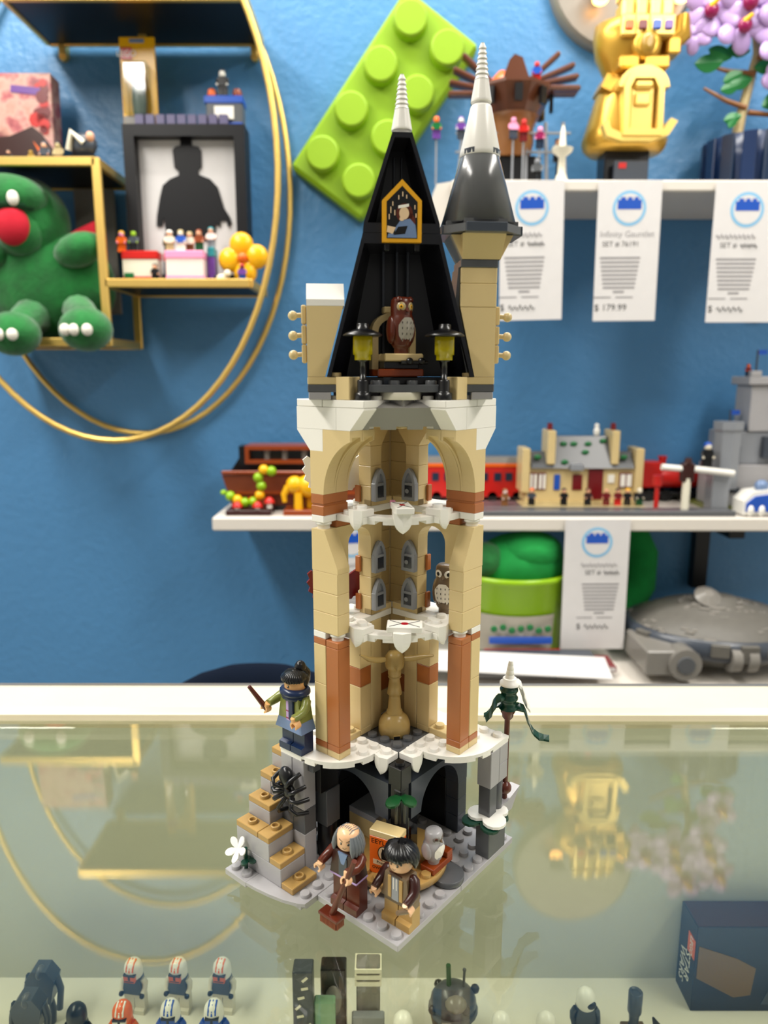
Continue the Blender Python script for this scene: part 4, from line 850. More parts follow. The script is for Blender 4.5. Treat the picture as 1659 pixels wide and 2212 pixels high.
# ================================================================ white wall shelves
SU = empty('wall_shelf', 'upper white wall shelf holding the gold gauntlet and potted orchid', 'shelf', Tr(0, Y0, 0))
UZ = .626
wb = MB().box(.13, 1.5, 1.55, WALLD, .604, UZ, .003); wb.build('shelf_board', 'wallshelf', SU)
for x in (at(1612, 700, WALLD).x, 1.3): MB().box(x, x + .03, 1.66, WALLD, .58, .604).box(x, x + .03, WALLD - .02, WALLD, .375, .604).build('bracket', 'black', SU)
SL = empty('wall_shelf', 'lower white wall shelf holding the toy station and toy ship', 'shelf', Tr(0, Y0, 0)); SLZ = -.0681
MB().box(-.3835, 1.5, 1.55, WALLD, -.0983, SLZ, .003).build('shelf_board', 'wallshelf', SL)
for x in (.79,): MB().box(x, x + .035, 1.62, WALLD, -.13, -.0983).box(x, x + .035, WALLD - .03, WALLD, -.30, -.0983).build('bracket', 'black', SL)
# ================================================================ price labels
def label_sheet(txt, lab, tl, tr, br_, bl, D, off, setno):
    P = [at(p[0], p[1], D) for p in (bl, br_, tr, tl)]
    o = (P[2] + P[3]) / 2; ex = (P[2] - P[3]); W_ = ex.length; ex.normalize(); h = ((P[2] + P[3]) / 2 - (P[0] + P[1]) / 2).length
    sk = ((P[0] + P[1]) / 2 - o).x
    M = Matrix.Translation((o.x, Y0 + D, o.z)) @ Ry(math.atan2(sk, h)) @ Rx(PI / 2)
    e = MB().box(-W_ / 2, W_ / 2, -h, 0, 0, .0008).build('price_label', 'paper'); e.matrix_world = M; tag(e, lab, 'price label')
    MB().lathe([(.034, 0), (.034, .0004)], 28, Tr(0, -.052, .0008)).build('logo_ring', 'logo_blue', e); MB().lathe([(.028, 0), (.028, .0004)], 28, Tr(0, -.052, .0011)).build('logo_disc', 'paper', e)
    MB().box(-.024, .024, -.054, -.036, .0013, .0018).box(-.018, -.008, -.036, -.031, .0013, .0018).box(-.004, .005, -.036, -.031, .0013, .0018).box(.009, .018, -.036, -.031, .0013, .0018).build('logo_brick', 'blue', e)
    def scrawl(x0, x1, y, h, m, n):
        pts = []
        for i in range(n * 4 + 1): t = i / (n * 4); pts.append((x0 + (x1 - x0) * t, y + h * .5 * math.sin(t * n * 2 * PI) * (.5 + .5 * abs(math.sin(t * n * 1.7 + setno))), .0011))
        MB().tube(pts, .0009, 5).build('handwriting', m, e)
    if txt:
        text(txt, .017, 'pencil', e, Tr(off + .012, -.102, .001)); text('SET # 76191', .0145, 'print_black', e, Tr(off, -.121, .001)); text('$ 179.99', .019, 'print_black', e, Tr(off - .015, -.246, .001))
    else:
        scrawl(off - .045, off + .035, -.103, .011, 'pencil', 9); text('SET #', .0145, 'print_black', e, Tr(off - .018, -.121, .001)); scrawl(off + .006, off + .04, -.121, .01, 'print_black', 5)
        text('$', .019, 'print_black', e, Tr(off - .045, -.246, .001)); scrawl(off - .032, off + .022, -.246, .012, 'print_black', 5)
    mb = MB()
    for k in range(9): wd = .041 - .0012 * k - (.02 if k == 8 else 0); mb.box(off - wd, off + wd, -.1495 - k * .0083, -.1455 - k * .0083, .0008, .0011)
    mb.box(off - .05, off - .015, -.226, -.2235, .0008, .0011).box(off - .005, off + .03, -.226, -.2235, .0008, .0011); mb.build('printed_line', 'pencil', e); return e
mat('logo_blue', '#7FB8DC', .5); mat('pencil', '#8B888A', .6)
label_sheet('', 'white price sheet on the upper shelf below the toy treehouse', (1080, 388), (1219, 391), (1198, 692), (1066, 690), 1.544, -.014, 1)
label_sheet('Infinity Gauntlet', 'white price sheet on the upper shelf below the gold gauntlet', (1293, 388), (1431, 392), (1404, 695), (1278, 690), 1.544, -.014, 2)
label_sheet('', 'white price sheet on the upper shelf below the orchid pot', (1547, 391), (1690, 395), (1655, 697), (1527, 694), 1.544, -.014, 3)
label_sheet('', 'white price sheet on the lower shelf beside the lime tub', (1222, 1120), (1363, 1122), (1340, 1406), (1209, 1396), 1.544, .012, 4)
label_sheet('', 'white price sheet on the lower shelf behind the toy tower', (688, 1121), (828, 1122), (815, 1400), (686, 1398), 1.544, -.014, 5)
tag(MB().prism([(.10, .62), (.131, .625), (.131, .60), (.118, .55), (.095, .52), (.08, .53), (.085, .58)], Y0 + 1.56, Y0 + 1.575, 'xz').build('shelf_bracket', 'wallshelf'), 'small white curved bracket at the end of the upper shelf', 'bracket')
# ================================================================ gold gauntlet
D = 1.63; g0 = at(1345, 375, D); GA = thing('gold_gauntlet', 'gold toy armoured glove with colored stones on a black stand', 'toy gauntlet', (g0.x * 1.03, Y0 + D + .055, UZ))
k = PX(D) * 1.12
def gz(py): return at(1345, py, D).z - UZ
def gx(px): return (px - 1345) * k
MB().box(-.05, .06, -.04, .04, 0, .008, .002).box(gx(1305), gx(1385), -.03, .03, 0, gz(300), .003).build('stand', 'black', GA)
MB().box(gx(1318), gx(1378), -.052, -.04, .004, gz(345), .001).build('name_plate', 'slate', GA)
MB().box(gx(1325), gx(1338), -.0535, -.0515, gz(362), gz(350)).build('plate_mark', 'red', GA)
cuff = [(.088, gz(305)), (.092, gz(290)), (.085, gz(265)), (.066, gz(190)), (.055, gz(165)), (.052, gz(150))]
MB().lathe([(.05, gz(318)), (.078, gz(316))] + cuff, 18, Sc((1, .75, 1))).build('cuff', 'bronze_gold', GA)
def rr(cx, hw, z0, z1): return [(cx - hw, z0), (cx + hw, z0), (cx + hw * .7, z1), (cx - hw * .7, z1)]
o = [(gx(1287), gz(275)), (gx(1295), gz(300)), (gx(1322), gz(311)), (gx(1372), gz(311)), (gx(1402), gz(298)), (gx(1416), gz(268)), (gx(1404), gz(262)), (gx(1392), gz(285)), (gx(1370), gz(296)), (gx(1325), gz(296)), (gx(1302), gz(284)), (gx(1297), gz(266))]
MB().prism(o, -.078, -.055, 'xz').build('cuff_rim', 'pale_gold', GA)
o = [(gx(1322), gz(300)), (gx(1320), gz(190)), (gx(1330), gz(165)), (gx(1376), gz(165)), (gx(1388), gz(190)), (gx(1390), gz(300))]
MB().ring(o, [(x * .72 + .004, gz(230) + (z - gz(230)) * .8) for x, z in o], -.082, -.05, 'xz').build('arm_guard', 'pale_gold', GA)
MB().box(gx(1333), gx(1376), -.07, -.04, gz(290), gz(180), .004).box(gx(1337), gx(1372), -.08, -.05, gz(200), gz(178), .006).box(gx(1340), gx(1368), -.078, -.05, gz(235), gz(206), .004).build('arm_plate', 'pale_gold', GA)
oo = [(gx(1355) + .052 * math.cos(t), gz(195) + .042 * math.sin(t)) for t in [PI * .98 - i * PI * .96 / 12 for i in range(13)]]; ii = [(gx(1355) + .035 * math.cos(t), gz(200) + .03 * math.sin(t)) for t in [PI * .98 - i * PI * .96 / 12 for i in range(13)]]
MB().ring(oo, ii, -.075, -.04, 'xz', closed=False).build('wrist_collar', 'pale_gold', GA)
for s in (-1, 1): MB().prism([(gx(1350) + s * .04, gz(195)), (gx(1350) + s * .072, gz(180)), (gx(1350) + s * .06, gz(150)), (gx(1350) + s * .035, gz(160))], -.04, .03, 'xz').build('wrist_plate', 'bronze_gold', GA)
MB().lathe([(.05, gz(152)), (.058, gz(130)), (.072, gz(100)), (.078, gz(60)), (.074, gz(30)), (.06, gz(22))], 16, Sc((1, .7, 1))).build('palm', 'bronze_gold', GA)
MB().box(gx(1313), gx(1348), -.066, -.03, gz(150), gz(122), .004).box(gx(1358), gx(1400), -.066, -.03, gz(150), gz(122), .004).box(gx(1398), gx(1422), -.05, -.01, gz(112), gz(75), .004).build('hand_plate', 'bronze_gold', GA)
MB().lathe([(.03, 0), (.028, .012), (.02, .014)], 14, Tr(gx(1360), -.05, gz(97)) @ Rx(PI / 2)).build('stone_socket', 'bronze_gold', GA); MB().lathe([(.016, .01), (.014, .02), (.006, .022)], 10, Tr(gx(1360), -.052, gz(97)) @ Rx(PI / 2) @ Sc((1, 1.5, 1))).build('stone', 'olivegold', GA)
for i, (px, cl) in enumerate(((1327, 'orange'), (1350, 'dred'), (1374, 'blue'), (1394, 'purple'))):
    MB().box(gx(px - 12), gx(px + 12), -.062, -.02, gz(78), gz(32), .003).build('knuckle', 'pale_gold', GA); MB().box(gx(px - 7), gx(px + 7), -.067, -.055, gz(67), gz(46), .002).build('stone', cl, GA)
    f = MB().box(gx(px - 11), gx(px + 11), -.055, .0, gz(35), gz(-10), .006).build('finger', 'pale_gold', GA); MB().box(gx(px - 10), gx(px + 10), -.05, .005, gz(-12), gz(-50 + 6 * abs(i - 1)), .007).build('fingertip', 'pale_gold', f, I4.copy())
MB().tube([(gx(1405), -.02, gz(85)), (gx(1428), -.03, gz(60)), (gx(1425), -.035, gz(20))], [.02, .02, .013], 8).build('thumb', 'bronze_gold', GA)
# ================================================================ orchid
D = 1.70; po = at(1612, 385, D); OR = thing('potted_orchid', 'toy lilac orchid with green leaves in a ribbed navy pot', 'potted plant', (po.x * 1.02, Y0 + D + .03, UZ)); k = PX(D) * 1.12
def ox(px): return (px - 1612) * k
def oz(py): return at(1612, py, D).z - UZ
MB().lathe([(.085, 0), (.092, oz(350)), (.098, oz(300)), (.086, oz(297)), (.08, oz(305))], 24).build('pot', 'dblue', OR)
for i in range(14): a = 2 * PI * i / 14; MB().box(-.014, .014, -.006, .006, .002, oz(298), .002, Rz(a) @ Tr(0, -.094, 0)).build('pot_rib', 'dblue' if i % 3 else 'navy', OR)
MB().lathe([(.08, oz(306)), (.02, oz(302))], 20).build('soil', 'brown', OR)
trk = [(ox(1585), 0, oz(300)), (ox(1592), 0, oz(230)), (ox(1602), 0, oz(160)), (ox(1610), 0, oz(100)), (ox(1600), 0, oz(30)), (ox(1590), 0, oz(-60))]
MB().tube(trk, [.012, .011, .010, .009, .007, .004], 10).build('stem', 'sand', OR)
for pts in ([(1595, 225), (1560, 210), (1518, 182)], [(1604, 150), (1560, 145), (1530, 135)], [(1608, 110), (1640, 140), (1670, 150)], [(1604, 60), (1550, 65), (1478, 62)], [(1600, 235), (1640, 240), (1675, 230)]):
    MB().tube([(ox(a), -.01, oz(b)) for a, b in pts], [.006, .005, .003], 7).build('branch', 'midbrown', OR)
def oleaf(px, py, L, ang, tilt=.3): 
    n = 8; v = []; 
    for i in range(n + 1): t = i / n; wd = .3 * L * math.sin(PI * min(1, t * .98 + .02)) ** .8; v += [(L * t, 0, .0), (L * t, wd * .25, wd), (L * t, wd * .25, -wd)]
    f = []
    for i in range(n): a = i * 3; f += [(a, a + 3, a + 4, a + 1), (a, a + 2, a + 5, a + 3)]
    m = MB().add(v, f); v2 = [(x, y + .002, z) for x, y, z in v]; m.add(v2, [q[::-1] for q in f]); m.build('leaf', 'leafg', OR, Tr(ox(px), -.02, oz(py)) @ Ry(-ang))
for a in ((1545, 128, .062, PI * 1.02), (1560, 118, .055, PI * .9), (1590, 105, .05, PI * .95), (1600, 140, .05, .1), (1580, 150, .045, 3.6), (1545, 190, .045, .3), (1560, 178, .05, .25), (1585, 245, .04, 3.4), (1578, 240, .035, 4.2), (1620, 225, .06, .5), (1650, 215, .06, .2)): oleaf(*a)
for i, (px, py, r) in enumerate(((1505, 25, .046), (1565, 12, .05), (1632, 45, .05), (1488, 78, .03), (1560, 62, .045), (1622, 95, .042), (1655, 175, .045), (1590, -45, .05), (1655, -20, .045), (1640, 130, .03))):
    fl = MB()
    for kk in range(5):
        a = 2 * PI * kk / 5 + .3 * i; fl.ell((0, 0, 0), (r * .62, r * .16, r * .46), 12, 7, Tr(r * .62 * math.cos(a), .004 * (kk % 2), r * .62 * math.sin(a)) @ Ry(-a) @ Rz(.25 if kk % 2 else -.25))
    o = fl.build('flower', 'lilac', OR, Tr(ox(px), -.035 - .01 * (i % 3), oz(py)))
    if r > .04: MB().ell((r * .1, -r * .3, -r * .1), (r * .34, r * .25, r * .34), 10, 6).build('lip', 'magenta', o, I4.copy()); MB().tube([(0, -r * .4, 0), (r * .3, -r * .6, r * .25)], [r * .14, r * .08], 6).build('stamen', 'yellow', o, I4.copy())
# ================================================================ toy treehouse and its figures
D = 1.66; tr0 = at(1100, 372, D); TH_ = thing('toy_treehouse', 'brown toy lookout house with splayed planks on grey trusses', 'toy building', (tr0.x, Y0 + D, UZ)); k = PX(D) * 1.1
def tx(px): return (px - 1100) * k
def tz(py): return at(1100, py, D).z - UZ
MB().box(-.03, .05, -.03, .03, 0, tz(345), .002).build('base', 'black', TH_)
MB().lathe([(.042, tz(345)), (.05, tz(310)), (.048, tz(280)), (.055, tz(262)), (.06, tz(258))], 14).build('trunk', 'midbrown', TH_)
MB().lathe([(.058, tz(258)), (.075, tz(225)), (.085, tz(205)), (.085, tz(198)), (.05, tz(196))], 10, None, False).build('bowl', 'brown', TH_)
for i in range(9): a = 2 * PI * i / 9; MB().box(-.008, .008, -.004, .004, tz(248), tz(212), 0, Rz(a) @ Tr(0, -.082, 0)).build('window_slot', 'black', TH_)
for i, (a, up) in enumerate(((0, .02), (.35, .28), (.7, .42), (-.0, -.0), (PI, .02), (PI - .35, .28), (PI - .75, .5), (1.3, .7), (1.85, .7))):
    MB().box(.06, .135, -.012, .012, -.005, .005, .003, Tr(0, -.02 if i < 8 else .02, tz(206)) @ Rz(0 if abs(math.cos(a)) > .5 else .0) @ Ry(-a if a < 2 else -a) @ Tr(0, 0, 0)).build('plank', 'brown', TH_) if False else MB().box(.055, .135, -.012, .012, -.005, .005, .003, Tr(0, -.03 + .008 * i, tz(204)) @ Ry(-(a * .55 if a < 1.6 else PI - (PI - a) * .55))).build('plank', 'brown', TH_)
MB().prism([(-.03, tz(198)), (.03, tz(198)), (.012, tz(145)), (-.005, tz(138)), (-.015, tz(150))], -.05, .0, 'xz').build('roof_peak', 'brown', TH_)
MB().lathe([(.03, tz(200)), (.025, tz(170)), (.008, tz(150))], 8, Tr(-.02, .01, 0)).build('roof_flame', 'orange', TH_)
for x in (-.115, -.075, .03, .075, .115): MB().tube([(x, -.03, 0), (x * .9, -.03, tz(275))], .004, 6).build('truss_post', 'gray', TH_)
for z in (340, 300): MB().box(-.12, .12, -.035, -.028, tz(z), tz(z - 4)).build('truss_rail', 'gray', TH_)
FIG = [('red and blue toy figure standing high on the lookout planks', 1158, 180, 'red', 'blue', 'red', None), ('red headed toy figure on the truss beside the lookout trunk', 1130, 305, 'dred', 'red', 'red', 'red'), ('pink and dark toy figure hanging near the lookout trunk', 1108, 300, 'navy', 'pink', 'pink', None),
       ('dark blue and magenta toy figure at the lookout right truss', 1165, 320, 'navy', 'magenta', 'pink', None), ('green toy figure with orange head at the lookout left truss', 942, 300, 'purple', 'green', 'orange', 'orange'), ('purple and white toy figure behind the tall cone spire', 995, 300, 'slate', 'purple', 'white', 'purple'),
       ('black and grey toy figure standing under the lookout house', 1160, 372, 'black', 'dgray', 'gray', 'black'), ('cream toy figure with brown hair raised on black tentacles', 1203, 350, 'black', 'cream', 'skinp', 'brown')]
for lab, px, py, lg, to, hd, hr in FIG:
    Df = 1.62 if py == 180 else 1.565 if py == 372 else 1.645 if py == 350 else 1.59
    p = at(px, py, Df); z = UZ if py == 372 else p.z; sf = S * (1.05 if py < 340 else 1.15)
    fg = mini(lab, (p.x, Y0 + Df, z), lg, to, hd, hr, rz=random.uniform(-.3, .3), sc=sf)
    if py not in (180, 372): MB().tube([(0, .1, .05), (0, .1, -(z - UZ) / sf)], .25, 6).build('stand_rod', 'black' if py == 350 else 'gray', fg)
p = at(1212, 378, 1.58); FN = thing('toy_fountain', 'small white toy fountain at the shelf front by the lookout house', 'toy fountain', (p.x, Y0 + 1.58, UZ))
MB().lathe([(.016, 0), (.008, .02), (.007, .05), (.02, .06), (.022, .066)], 12).build('bowl', 'ivory', FN); MB().lathe([(.008, .066), (.005, .1), (.002, .11)], 8).build('jet', 'ivory', FN)
# ================================================================ round lamp disc on the wall
p = at(1342, -55, 1.81); LD = thing('wall_lamp', 'round grey wall disc lamp with two small warm bulbs', 'lamp', (p.x, Y0 + WALLD, p.z))
MB().lathe([(.165, 0), (.165, .02), (.155, .028)], 40, Rx(PI / 2)).build('disc', 'disc', LD)
for px, py in ((1290, 8), (1462, 3)):
    q = at(px, py, 1.78); b = MB().lathe([(.012, 0), (.018, .03), (.02, .06)], 14, Tr(q.x - p.x, -.02, q.z - p.z + .03) @ Rx(PI / 2 + .3)).build('bulb_holder', 'disc', LD)
    MB().ell((q.x - p.x, -.06, q.z - p.z), (.018, .014, .012), 12, 8).build('bulb', 'lampbulb', b, I4.copy())
# ================================================================ oval gold wall shelf
RC = (-.6033, .6644); RX, RZ_ = .3769, .5686; F0, F1_ = 1.60, WALLD - .02
GS = empty('oval_wall_shelf', 'large oval gold metal wall shelf with black boards', 'shelf', Tr(0, Y0, 0))
for d, nm in ((F0, 'front_ring'), (F1_, 'back_ring')): MB().tube([(RC[0] + RX * math.cos(t), d, RC[1] + RZ_ * math.sin(t)) for t in [2 * PI * i / 72 for i in range(72)]], .0068, 8, closed=True).build(nm, 'gold_metal', GS)
def board(x0, x1, z, nm='shelf_board'):
    MB().box(x0, x1, F0 + .006, F1_, z - .006, z + .004).build(nm, 'darkboard', GS)
    for d in (F0, F1_): MB().box(x0, x1, d - .006, d + .006, z - .009, z + .009, .002).build('edge_bar', 'gold_metal', GS)
    for x in (x0, x1): MB().box(x - .006, x + .006, F0, F1_, z - .009, z + .009, .002).build('side_bar', 'gold_metal', GS)
ZT, ZC, ZR, ZB = .978, .672, .431, .308
board(-.765, -.285, ZT); board(-.93, -.602, ZC); board(-.60, -.292, ZR); board(-.88, -.602, ZB)
for x, d, z0, z1 in ((-.602, F0, ZB - .008, ZC + .008), (-.602, F1_, ZB - .008, ZC + .008), (-.538, 1.753, ZR, ZT), (-.538, F1_, ZR, ZT)): MB().box(x - .009, x + .009, d - .006, d + .006, z0, z1, .002).build('upright_bar', 'gold_metal', GS)
MB().box(-.538 - .004, -.538 + .004, 1.753, F1_, .745, ZT).build('divider_panel', 'gold_metal', GS)
for x in (-.735, -.30): MB().lathe([(.009, 0), (.009, .012)], 12, Tr(x, F1_ + .01, ZT - .03) @ Rx(PI / 2)).box(x - .008, x + .008, F1_ - .006, WALLD, ZT - .03, ZT, .002).build('mount', 'gold_metal', GS)
# ---- shadow box frame with figure silhouette
D = 1.68; a = at(262, 268, D); b = at(538, 600, D); zt = a.z; x0, x1 = a.x, b.x; zb = ZR + .004
FR = thing('silhouette_frame', 'black box frame with dark toy figure silhouette on white paper', 'picture frame', ((x0 + x1) / 2, Y0 + D, zb)); hw = (x1 - x0) / 2; hh = zt - zb
o = [(-hw, 0), (hw, 0), (hw, hh), (-hw, hh)]; i_ = [(-hw + .024, .024), (hw - .024, .024), (hw - .024, hh - .024), (-hw + .024, hh - .024)]
MB().ring(o, i_, 0, .06, 'xz').build('frame', 'darkboard', FR); MB().box(-hw + .02, hw - .02, .03, .056, .02, hh - .02).build('paper', 'paper', FR)
fx = lambda px: at(px, 400, D + .03).x - (x0 + x1) / 2
fz = lambda py: at(400, py, D + .03).z - zb
sil = [(375, 300), (405, 300), (418, 302), (418, 318), (434, 322), (438, 340), (436, 368), (424, 378), (436, 388), (462, 400), (478, 430), (487, 462), (496, 480), (492, 492), (484, 492), (486, 480), (474, 478), (470, 492), (462, 486), (466, 470), (455, 510), (350, 510), (342, 470), (340, 488), (330, 488), (336, 462), (345, 425), (362, 398), (392, 388), (400, 378), (380, 366), (376, 345), (378, 322), (394, 316), (394, 302)]
sil = [(394, 300), (418, 300), (418, 316), (433, 319), (438, 326), (437, 362), (430, 370), (430, 378), (455, 388), (470, 405), (482, 450), (493, 468), (497, 482), (490, 492), (486, 478), (474, 478), (472, 492), (464, 486), (466, 468), (458, 520), (356, 520), (350, 470), (346, 490), (334, 490), (336, 468), (344, 430), (352, 402), (368, 388), (388, 380), (388, 372), (379, 364), (377, 326), (382, 319), (394, 316)]
MB().prism([(fx(a_), fz(b_)) for a_, b_ in sil], .026, .0305, 'xz').build('silhouette', 'darkboard', FR)
# ---- on top of the frame
zt2 = zt
p = at(303, 240, D + .035); BP = thing('blister_pack', 'yellow carded toy pack with a green grey figure in clear plastic', 'toy pack', (p.x, Y0 + D + .035, zt2)); h = at(303, 80, D + .035).z - zt2; wv = (at(342, 160, D + .035).x - at(266, 160, D + .035).x) / 2
MB().box(-wv, wv, 0, .006, 0, h, .001).build('card', 'yellow', BP); MB().box(-wv * .92, -wv * .3, -.003, .0, h - .045, h - .022).build('logo', 'red', BP)
text('LEGO', .017, 'print_white', BP, Tr(-wv * .6, -.0035, h - .034) @ Rx(PI / 2)); MB().box(-.016, .016, -.002, .007, h - .012, h - .004, .001).build('hang_slot', 'sblue', BP)
MB().lathe([(.016, .02), (.019, .05), (.017, .085), (.011, .1), (.012, .11), (.008, .12), (.002, .122)], 12, Tr(.004, -.016, .004) @ Sc((.85, .6, .92))).build('figurine', 'sagefig', BP); MB().ell((-.005, -.02, .118), (.007, .006, .007), 10, 6).build('torch', 'white', BP)
MB().box(-wv * .75, wv * .75, -.03, .0, .02, .128, .006).build('blister', 'trans_clear', BP); MB().box(-wv * .8, wv * .8, -.02, 0, 0, .02).build('footer', 'egray', BP)
for i in range(9):
    p = at(305 + 22.5 * i, 250, D + .02); tag(wbox(MB(), p.x - .0095, p.x + .0095, D + .002, D + .0128, zt2, zt2 + .02, .001).build('name_tile', 'purplegray'), 'small purple grey tile in the row on the frame top', 'tile', 'purple tiles along the frame top')
p = at(486, 258, D + .03); ST = thing('toy_stage', 'dark grey toy stage block with blue slab and white sign', 'toy stage', (p.x, Y0 + D + .0365, zt2)); k = PX(D) * 1.1
MB().box(-.038, .04, -.02, .02, 0, .048, .002).build('block', 'dgray', ST); MB().box(-.042, .042, -.022, .022, .046, .062, .002).build('slab', 'blue', ST); MB().box(-.02, .022, -.023, -.019, .014, .04).build('sign', 'print_white', ST); MB().box(-.038, .04, -.022, .022, 0, .008).build('base', 'blue', ST)
for x, cl in ((-.028, 'orange'), (.027, 'dorange')): MB().lathe([(.009, .062), (.011, .07), (.008, .08)], 8, Tr(x, 0, 0)).build('urn', cl, ST)
mini('black suited toy figure with white mask standing on the blue stage', (p.x - .003, Y0 + D + .03, zt2 + .062), 'black', 'black', 'white', 'slate', sc=S * 1.4)
# ---- items on the right hand board
def item(mb, name, lab, cat, col, group=None): return tag(mb.build(name, col), lab, cat, group)
zr = ZR + .004; D = 1.625; sx = lambda px, DD=D: at(px, 590, DD).x; sz = lambda py, DD=D: at(400, py, DD).z
def case(lab, px0, px1, pt, cols, DD, dep=.035):
    xa, xb = sx(px0, DD), sx(px1, DD); zt_ = sz(pt, DD); e = thing('toy_case', lab, 'toy box', ((xa + xb) / 2, Y0 + DD, zr)); w2 = (xb - xa) / 2; h = zt_ - zr
    MB().box(-w2, w2, 0, dep, 0, h * .22, .002).build('base', cols[0], e); MB().box(-w2 * .96, w2 * .96, .001, dep - .001, h * .22, h * .74).build('body', cols[1], e); MB().box(-w2, w2, -.001, dep, h * .74, h, .002).build('lid', cols[2], e); return e, zt_
RWC, zc1 = case('red and white toy brick case on the gold shelf board', 264, 343, 542, ('red', 'ivory', 'red'), 1.64); MB().box(-.035, -.015, -.002, .0, .012, .022).build('sprig', 'green', RWC)
PKC, zc2 = case('pink and white toy brick case on the gold shelf board', 357, 441, 541, ('pink', 'lpink', 'pink'), 1.615, .045)
PUC, zc3 = case('purple toy brick block with teal top beside the pink case', 449, 464, 534, ('purple', 'purple', 'teal'), 1.642)
DBC, zc4 = case('dark blue toy brick block with red top behind the pink case', 354, 376, 548, ('dblue', 'dblue', 'red'), 1.662, .016)
for lab, px, D_, z, lg, to, hd, hr in (('orange toy figure with yellow hair on the red case', 267, 1.66, zc1, 'orange', 'orange', 'pink', 'yellow'), ('dark toy figure with bright green head on the red case', 293, 1.655, zc1, 'black', 'slate', 'lime', None),
    ('dark green toy figure behind the pink case', 366, 1.67, zc4, 'black', 'dkgreen', 'dred', 'black'), ('white and cream toy figure on the pink case back edge', 370, 1.634, zc2, 'sand', 'cream', 'skinp', 'white'),
    ('blond toy figure in a blue top on the pink case', 394, 1.63, zc2, 'ivory', 'blue', 'cream', 'sand'), ('white and tan toy figure on the pink case rear', 413, 1.65, zc2, 'midbrown', 'ivory', 'skinp', 'sand'), ('auburn toy figure on the pink case end', 433, 1.628, zc2, 'dkgreen', 'dorange', 'skinp', 'dorange'), ('pale pink toy figure with teal cap on the purple block', 459, 1.66, zc3, 'gray', 'lpink', 'skinp', 'teal'),
    ('tiny black toy figure standing before the red and white case', 335, 1.615, zr, 'black', 'black', 'skinp', 'black'), ('small toy figure in red and purple with blue legs under the yellow flower', 523, 1.615, zr, 'blue', 'purple', 'dred', 'red')):
    mini(lab, (sx(px, D_), Y0 + D_, z), lg, to, hd, hr, sc=S * (.95 if z == zr else 1.1))
p = at(478, 598, 1.61); DG = thing('toy_puppy', 'small cream toy animal lying before the purple block', 'toy animal', (p.x, Y0 + 1.62, zr)); MB().ell((0, 0, .009), (.014, .008, .009), 10, 7).build('body', 'cream', DG); MB().ell((.012, -.004, .018), .008, 10, 7).build('head', 'ivory', DG); MB().ell((-.014, 0, .012), (.005, .004, .004), 8, 6).build('tail', 'black', DG)
p = at(527, 570, 1.65); YF = thing('toy_flower', 'big yellow toy flower model on the gold shelf board', 'toy flower', (p.x - .002, Y0 + 1.655, zr + .0032), sc=1.2)
for kk in range(4): a = PI / 2 + kk * PI / 2 + .12; MB().ell((.024 * math.cos(a), 0, .043 + .024 * math.sin(a)), (.022, .012, .022), 12, 8).build('petal', 'yellow', YF)
MB().lathe([(.008, 0), (.006, .03)], 8).build('stem', 'green', YF); MB().ell((0, -.008, .043), .01, 10, 7).build('centre', 'orange', YF)
p = at(205, 412, 1.80); q = at(258, 548, 1.80); tag(wbox(MB(), at(168, 480, 1.80).x, q.x, 1.785, 1.795, ZR - .05, p.z, .001).build('grey_panel', 'egray'), 'plain grey card leaning on the wall behind the plush dragon', 'card')
# ---- items on the left board
zc = ZC + .004; p = at(60, 250, 1.72); bx0, bx1 = at(-60, 250, 1.72).x, at(110, 250, 1.72).x; tz0 = at(60, 155, 1.72).z
AB = empty('art_box', 'flat toy set box with pink and dark red cover art', 'toy box', Tr((bx0 + bx1) / 2, Y0 + 1.72, zc + .0025) @ Ry(.0) @ Rx(-.06)); MB().box(-(bx1 - bx0) / 2, (bx1 - bx0) / 2, 0, .045, 0, tz0 - zc, .002).build('carton', 'box_art', AB)
MB().box(-.02, .045, -.0015, .0, .17, .185, 0, Ry(.1)).build('purple_banner', 'purple', AB); MB().prism([(.04, .07), (.085, .02), (.075, .012), (.055, .04)], -.0015, 0, 'xz').build('flame_print', 'orange', AB)
hwb = (bx1 - bx0) / 2; MB().prism([(-hwb, 0), (hwb, 0), (hwb, .05), (.06, .085), (.04, .1), (-.01, .08), (-hwb, .075)], -.001, 0, 'xz').build('hill_print', 'dbrown', AB)
for i in range(14): r_ = random.uniform(.008, .016); MB().lathe([(r_, 0), (r_, .001)], 8, Tr(hwb - .014 - abs(random.gauss(0, .012)), -.0003 * (i % 3), random.uniform(.08, tz0 - zc - .015)) @ Rx(PI / 2)).build('foliage_print', ('red', 'dred')[i % 2], AB)
for lab, px, lg, to, hd, hr in (('red and black toy figure at the foot of the art box', 18, 'red', 'black', 'skinp', 'black'), ('gold and white toy figure before the art box', 66, 'ivory', 'olivegold', 'olivegold', None), ('dark grey toy figure with pale face before the art box', 96, 'slate', 'slate', 'skinp', 'slate'), ('tan toy figure wearing a black hat before the art box corner', 126, 'skinp', 'sand', 'sand', 'black')):
    mini(lab, (at(px, 330, 1.64).x, Y0 + 1.64, zc), lg, to, hd, hr, sc=S * (.75 if px < 90 else 1.15))
p = at(180, 338, 1.64); RBT = thing('toy_robot', 'grey and black toy robot at the corner of the gold cube shelf', 'toy robot', (p.x, Y0 + 1.645, zc), sc=1.35); MB().box(-.02, .02, -.012, .012, 0, .016, .004).build('base', 'black', RBT); MB().ell((0, 0, .03), (.022, .014, .018), 10, 7).build('body', 'slate', RBT); MB().tube([(-.02, -.01, .02), (-.012, -.014, .045), (.005, -.012, .03)], .005, 7).build('arm', 'ivory', RBT); MB().ell((.014, -.008, .04), (.007, .007, .008), 8, 6).build('head', 'skinp', RBT)
